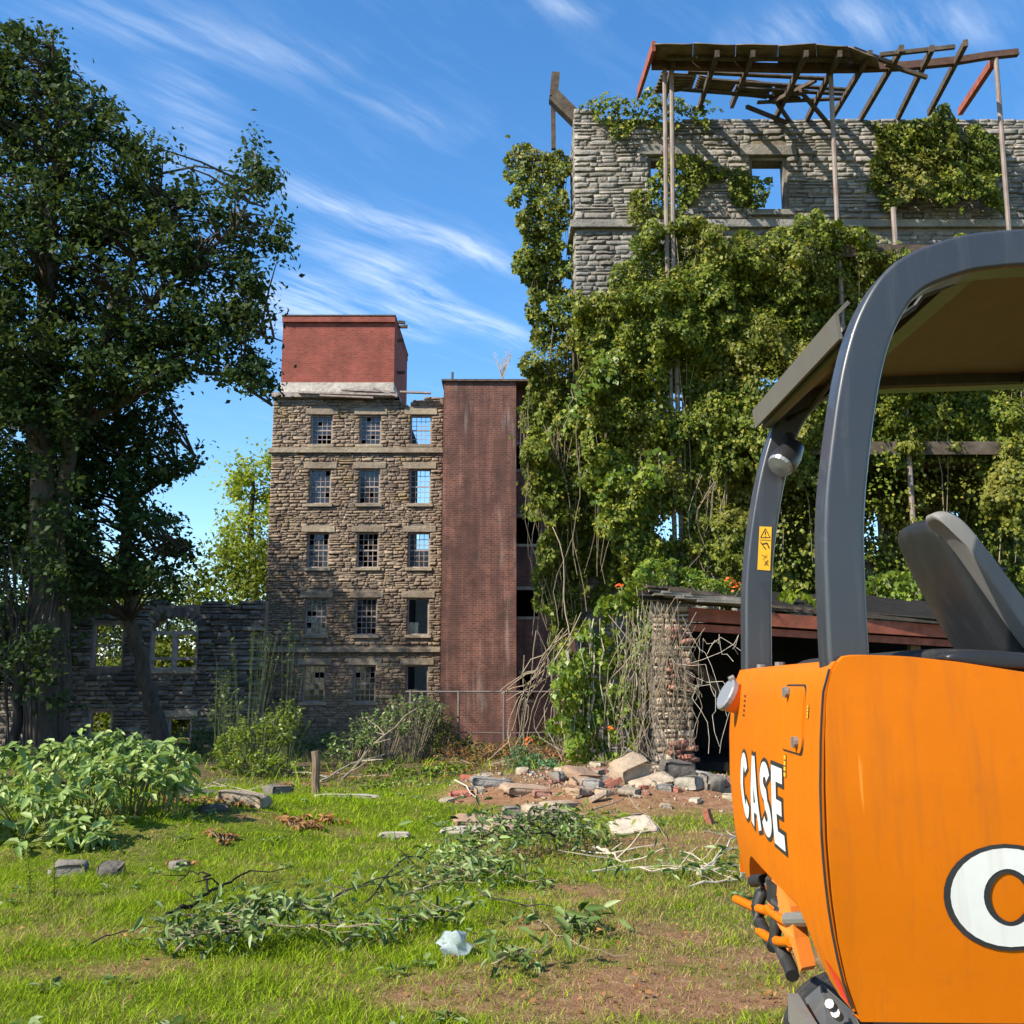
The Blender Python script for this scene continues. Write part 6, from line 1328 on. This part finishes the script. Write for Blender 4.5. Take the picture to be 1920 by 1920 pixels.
shell = [(1752, 972), (1772, 962), (1800, 975), (1835, 1020), (1880, 1085), (1935, 1160), (1990, 1235), (2000, 1262), (1900, 1262), (1875, 1225), (1830, 1150), (1785, 1070), (1757, 1010), (1748, 988)]
pad = [(1745, 962), (1768, 955), (1792, 962), (1822, 995), (1870, 1060), (1925, 1132), (1990, 1215), (2015, 1262), (1975, 1262), (1915, 1180), (1855, 1095), (1805, 1022), (1772, 985), (1755, 975)]
seat = seat_slab(shell, 3.235, 3.58, 'seat_shell', MATS['seat_black'], exc, .05, -.03); seat_slab(pad, 3.14, 3.25, 'seat_cushion_lit', MATS['seat_pad_lit'], exc, .03)
for (px, py, yq) in ((1740, 1022, 3.38), (1828, 1150, 3.35)):
    q = W(px, py, yq); MB().tube([q + Vector((0, .02, 0)), q - Vector((0, .008, 0))], .010, 8).build('seat_bolt', MATS['steel'], seat)
seat_slab([(1680, 1222), (1760, 1212), (1900, 1222), (2100, 1235), (2100, 1290), (1680, 1275)], 2.86, 4.0, 'seat_base', MATS['rubber'])
seat_slab([(1760, 1222), (1850, 1216), (2000, 1238), (2000, 1262), (1760, 1248)], 2.80, 3.2, 'deck_mat', MATS['seat_black'], exc, .02)
# under the rear arch: bracket plate, pin, hooks and hoses
def rp(px, py, t, off): y = Y0 + 1.75 * t; return W(px, py, y)
br = MB(); a = [rp(1448, 1648, .5, 0), rp(1466, 1662, .42, 0), rp(1482, 1700, .34, 0), rp(1490, 1760, .30, 0), rp(1503, 1815, .26, 0), rp(1500, 1822, .27, 0), rp(1484, 1772, .33, 0), rp(1462, 1740, .40, 0), rp(1440, 1700, .52, 0), rp(1436, 1660, .56, 0)]
n = len(a); br.add([p for p in a] + [p + Vector((.05, .03, 0)) for p in a], [tuple(range(n)), tuple(range(2 * n - 1, n - 1, -1))] + [(k, (k + 1) % n, n + (k + 1) % n, n + k) for k in range(n)])
br = br.build('tow_bracket', MATS['orange_dull'], exc)
MB().tube([rp(1478, 1724, .36, 0), rp(1520, 1722, .2, 0) + Vector((.05, 0, 0))], .022, 12).build('hinge_pin', MATS['steel'], br)
def hook(px, rad, name, mat): return MB().tube([rp(x, y, t, 0) for (x, y, t) in px], rad, 8).build(name, mat, br, True)
hook([(1482, 1766, .34), (1462, 1766, .42), (1440, 1758, .50), (1424, 1745, .56)], .016, 'guard_hook', MATS['orange'])
hook([(1440, 1708, .52), (1415, 1702, .62), (1398, 1694, .70), (1380, 1686, .78)], .016, 'guard_hook', MATS['orange'])
hook([(1476, 1730, .36), (1462, 1722, .40), (1448, 1712, .46), (1440, 1704, .5)], .014, 'guard_hook', MATS['orange'])
hook([(1412, 1652, .66), (1432, 1650, .6), (1428, 1672, .6), (1420, 1700, .6), (1424, 1730, .58), (1440, 1758, .52), (1450, 1775, .48)], .022, 'hydraulic_hose', MATS['rubber'])
hook([(1456, 1690, .46), (1464, 1704, .44), (1456, 1730, .45), (1452, 1765, .45), (1470, 1790, .42), (1482, 1815, .38), (1486, 1830, .36)], .022, 'hydraulic_hose', MATS['rubber'])
MB().box(tuple(rp(1452, 1702, .46, 0)), tuple(rp(1452, 1702, .46, 0) + Vector((.06, .1, .07)))).build('hose_clamp', MATS['rubber'], br)
hook([(1480, 1760, .36), (1486, 1772, .34), (1480, 1780, .36), (1476, 1772, .37)], .008, 'chain_link', MATS['orange_dull'])
# undercarriage: blade plate, track frame, rubber track
bp = MB(); a = [W(1512, 1872, 3.3), W(1540, 1848, 3.25), W(1600, 1900, 3.0), W(1640, 1990, 2.9), W(1560, 1990, 2.9)]
n = 5; bp.add(a + [p + Vector((.06, .1, -.10)) for p in a], [tuple(range(n)), tuple(range(2 * n - 1, n - 1, -1))] + [(k, (k + 1) % n, n + (k + 1) % n, n + k) for k in range(n)])
bpo = bp.build('blade_plate', MATS['steel_dark'], exc, bevel=.006)
for (px, py) in ((1563, 1890), (1574, 1907)):
    q = W(px, py, 3.03); MB().tube([q, q + Vector((-.02, -.03, .02))], .013, 8).build('bolt', MATS['steel'], bpo)
MB().bar(W(1487, 1888, 3.25), W(1530, 1960, 3.0), .03, .08).build('blade_edge', MATS['steel'], bpo)
MB().bar(W(1500, 1892, 3.26), W(1540, 1956, 3.02), .04, .03).build('blade_stripe', MATS['orange'], bpo)
for yy in (2.86, 3.95):
    g = gz(1.9, yy); pts = []
    for k in range(13): a = math.pi / 2 + math.pi * k / 12; pts.append((1.28 + .22 * math.cos(a), .245 + .22 * math.sin(a)))
    for k in range(13): a = -math.pi / 2 + math.pi * k / 12; pts.append((2.9 + .22 * math.cos(a), .245 + .22 * math.sin(a)))
    n = len(pts); v = [(x, y, g + z) for y in (yy, yy + .32) for (x, z) in pts]
    tr = MB().add(v, [tuple(range(n)), tuple(range(2 * n - 1, n - 1, -1))] + [(k, (k + 1) % n, n + (k + 1) % n, n + k) for k in range(n)]).build('track', MATS['rubber'], exc, bevel=.01)
    lg = MB()
    for k in range(26): x = 1.25 + k * .065; lg.box((x, yy - .004, g + .0), (x + .03, yy + .324, g + .03)); lg.box((x, yy - .004, g + .46), (x + .03, yy + .324, g + .49))
    lg.build('track_lugs', MATS['rubber'], tr)
MB().box((1.3, 3.2, .25), (2.8, 3.95, ZB + .0)).build('undercarriage', MATS['steel_dark'], exc)
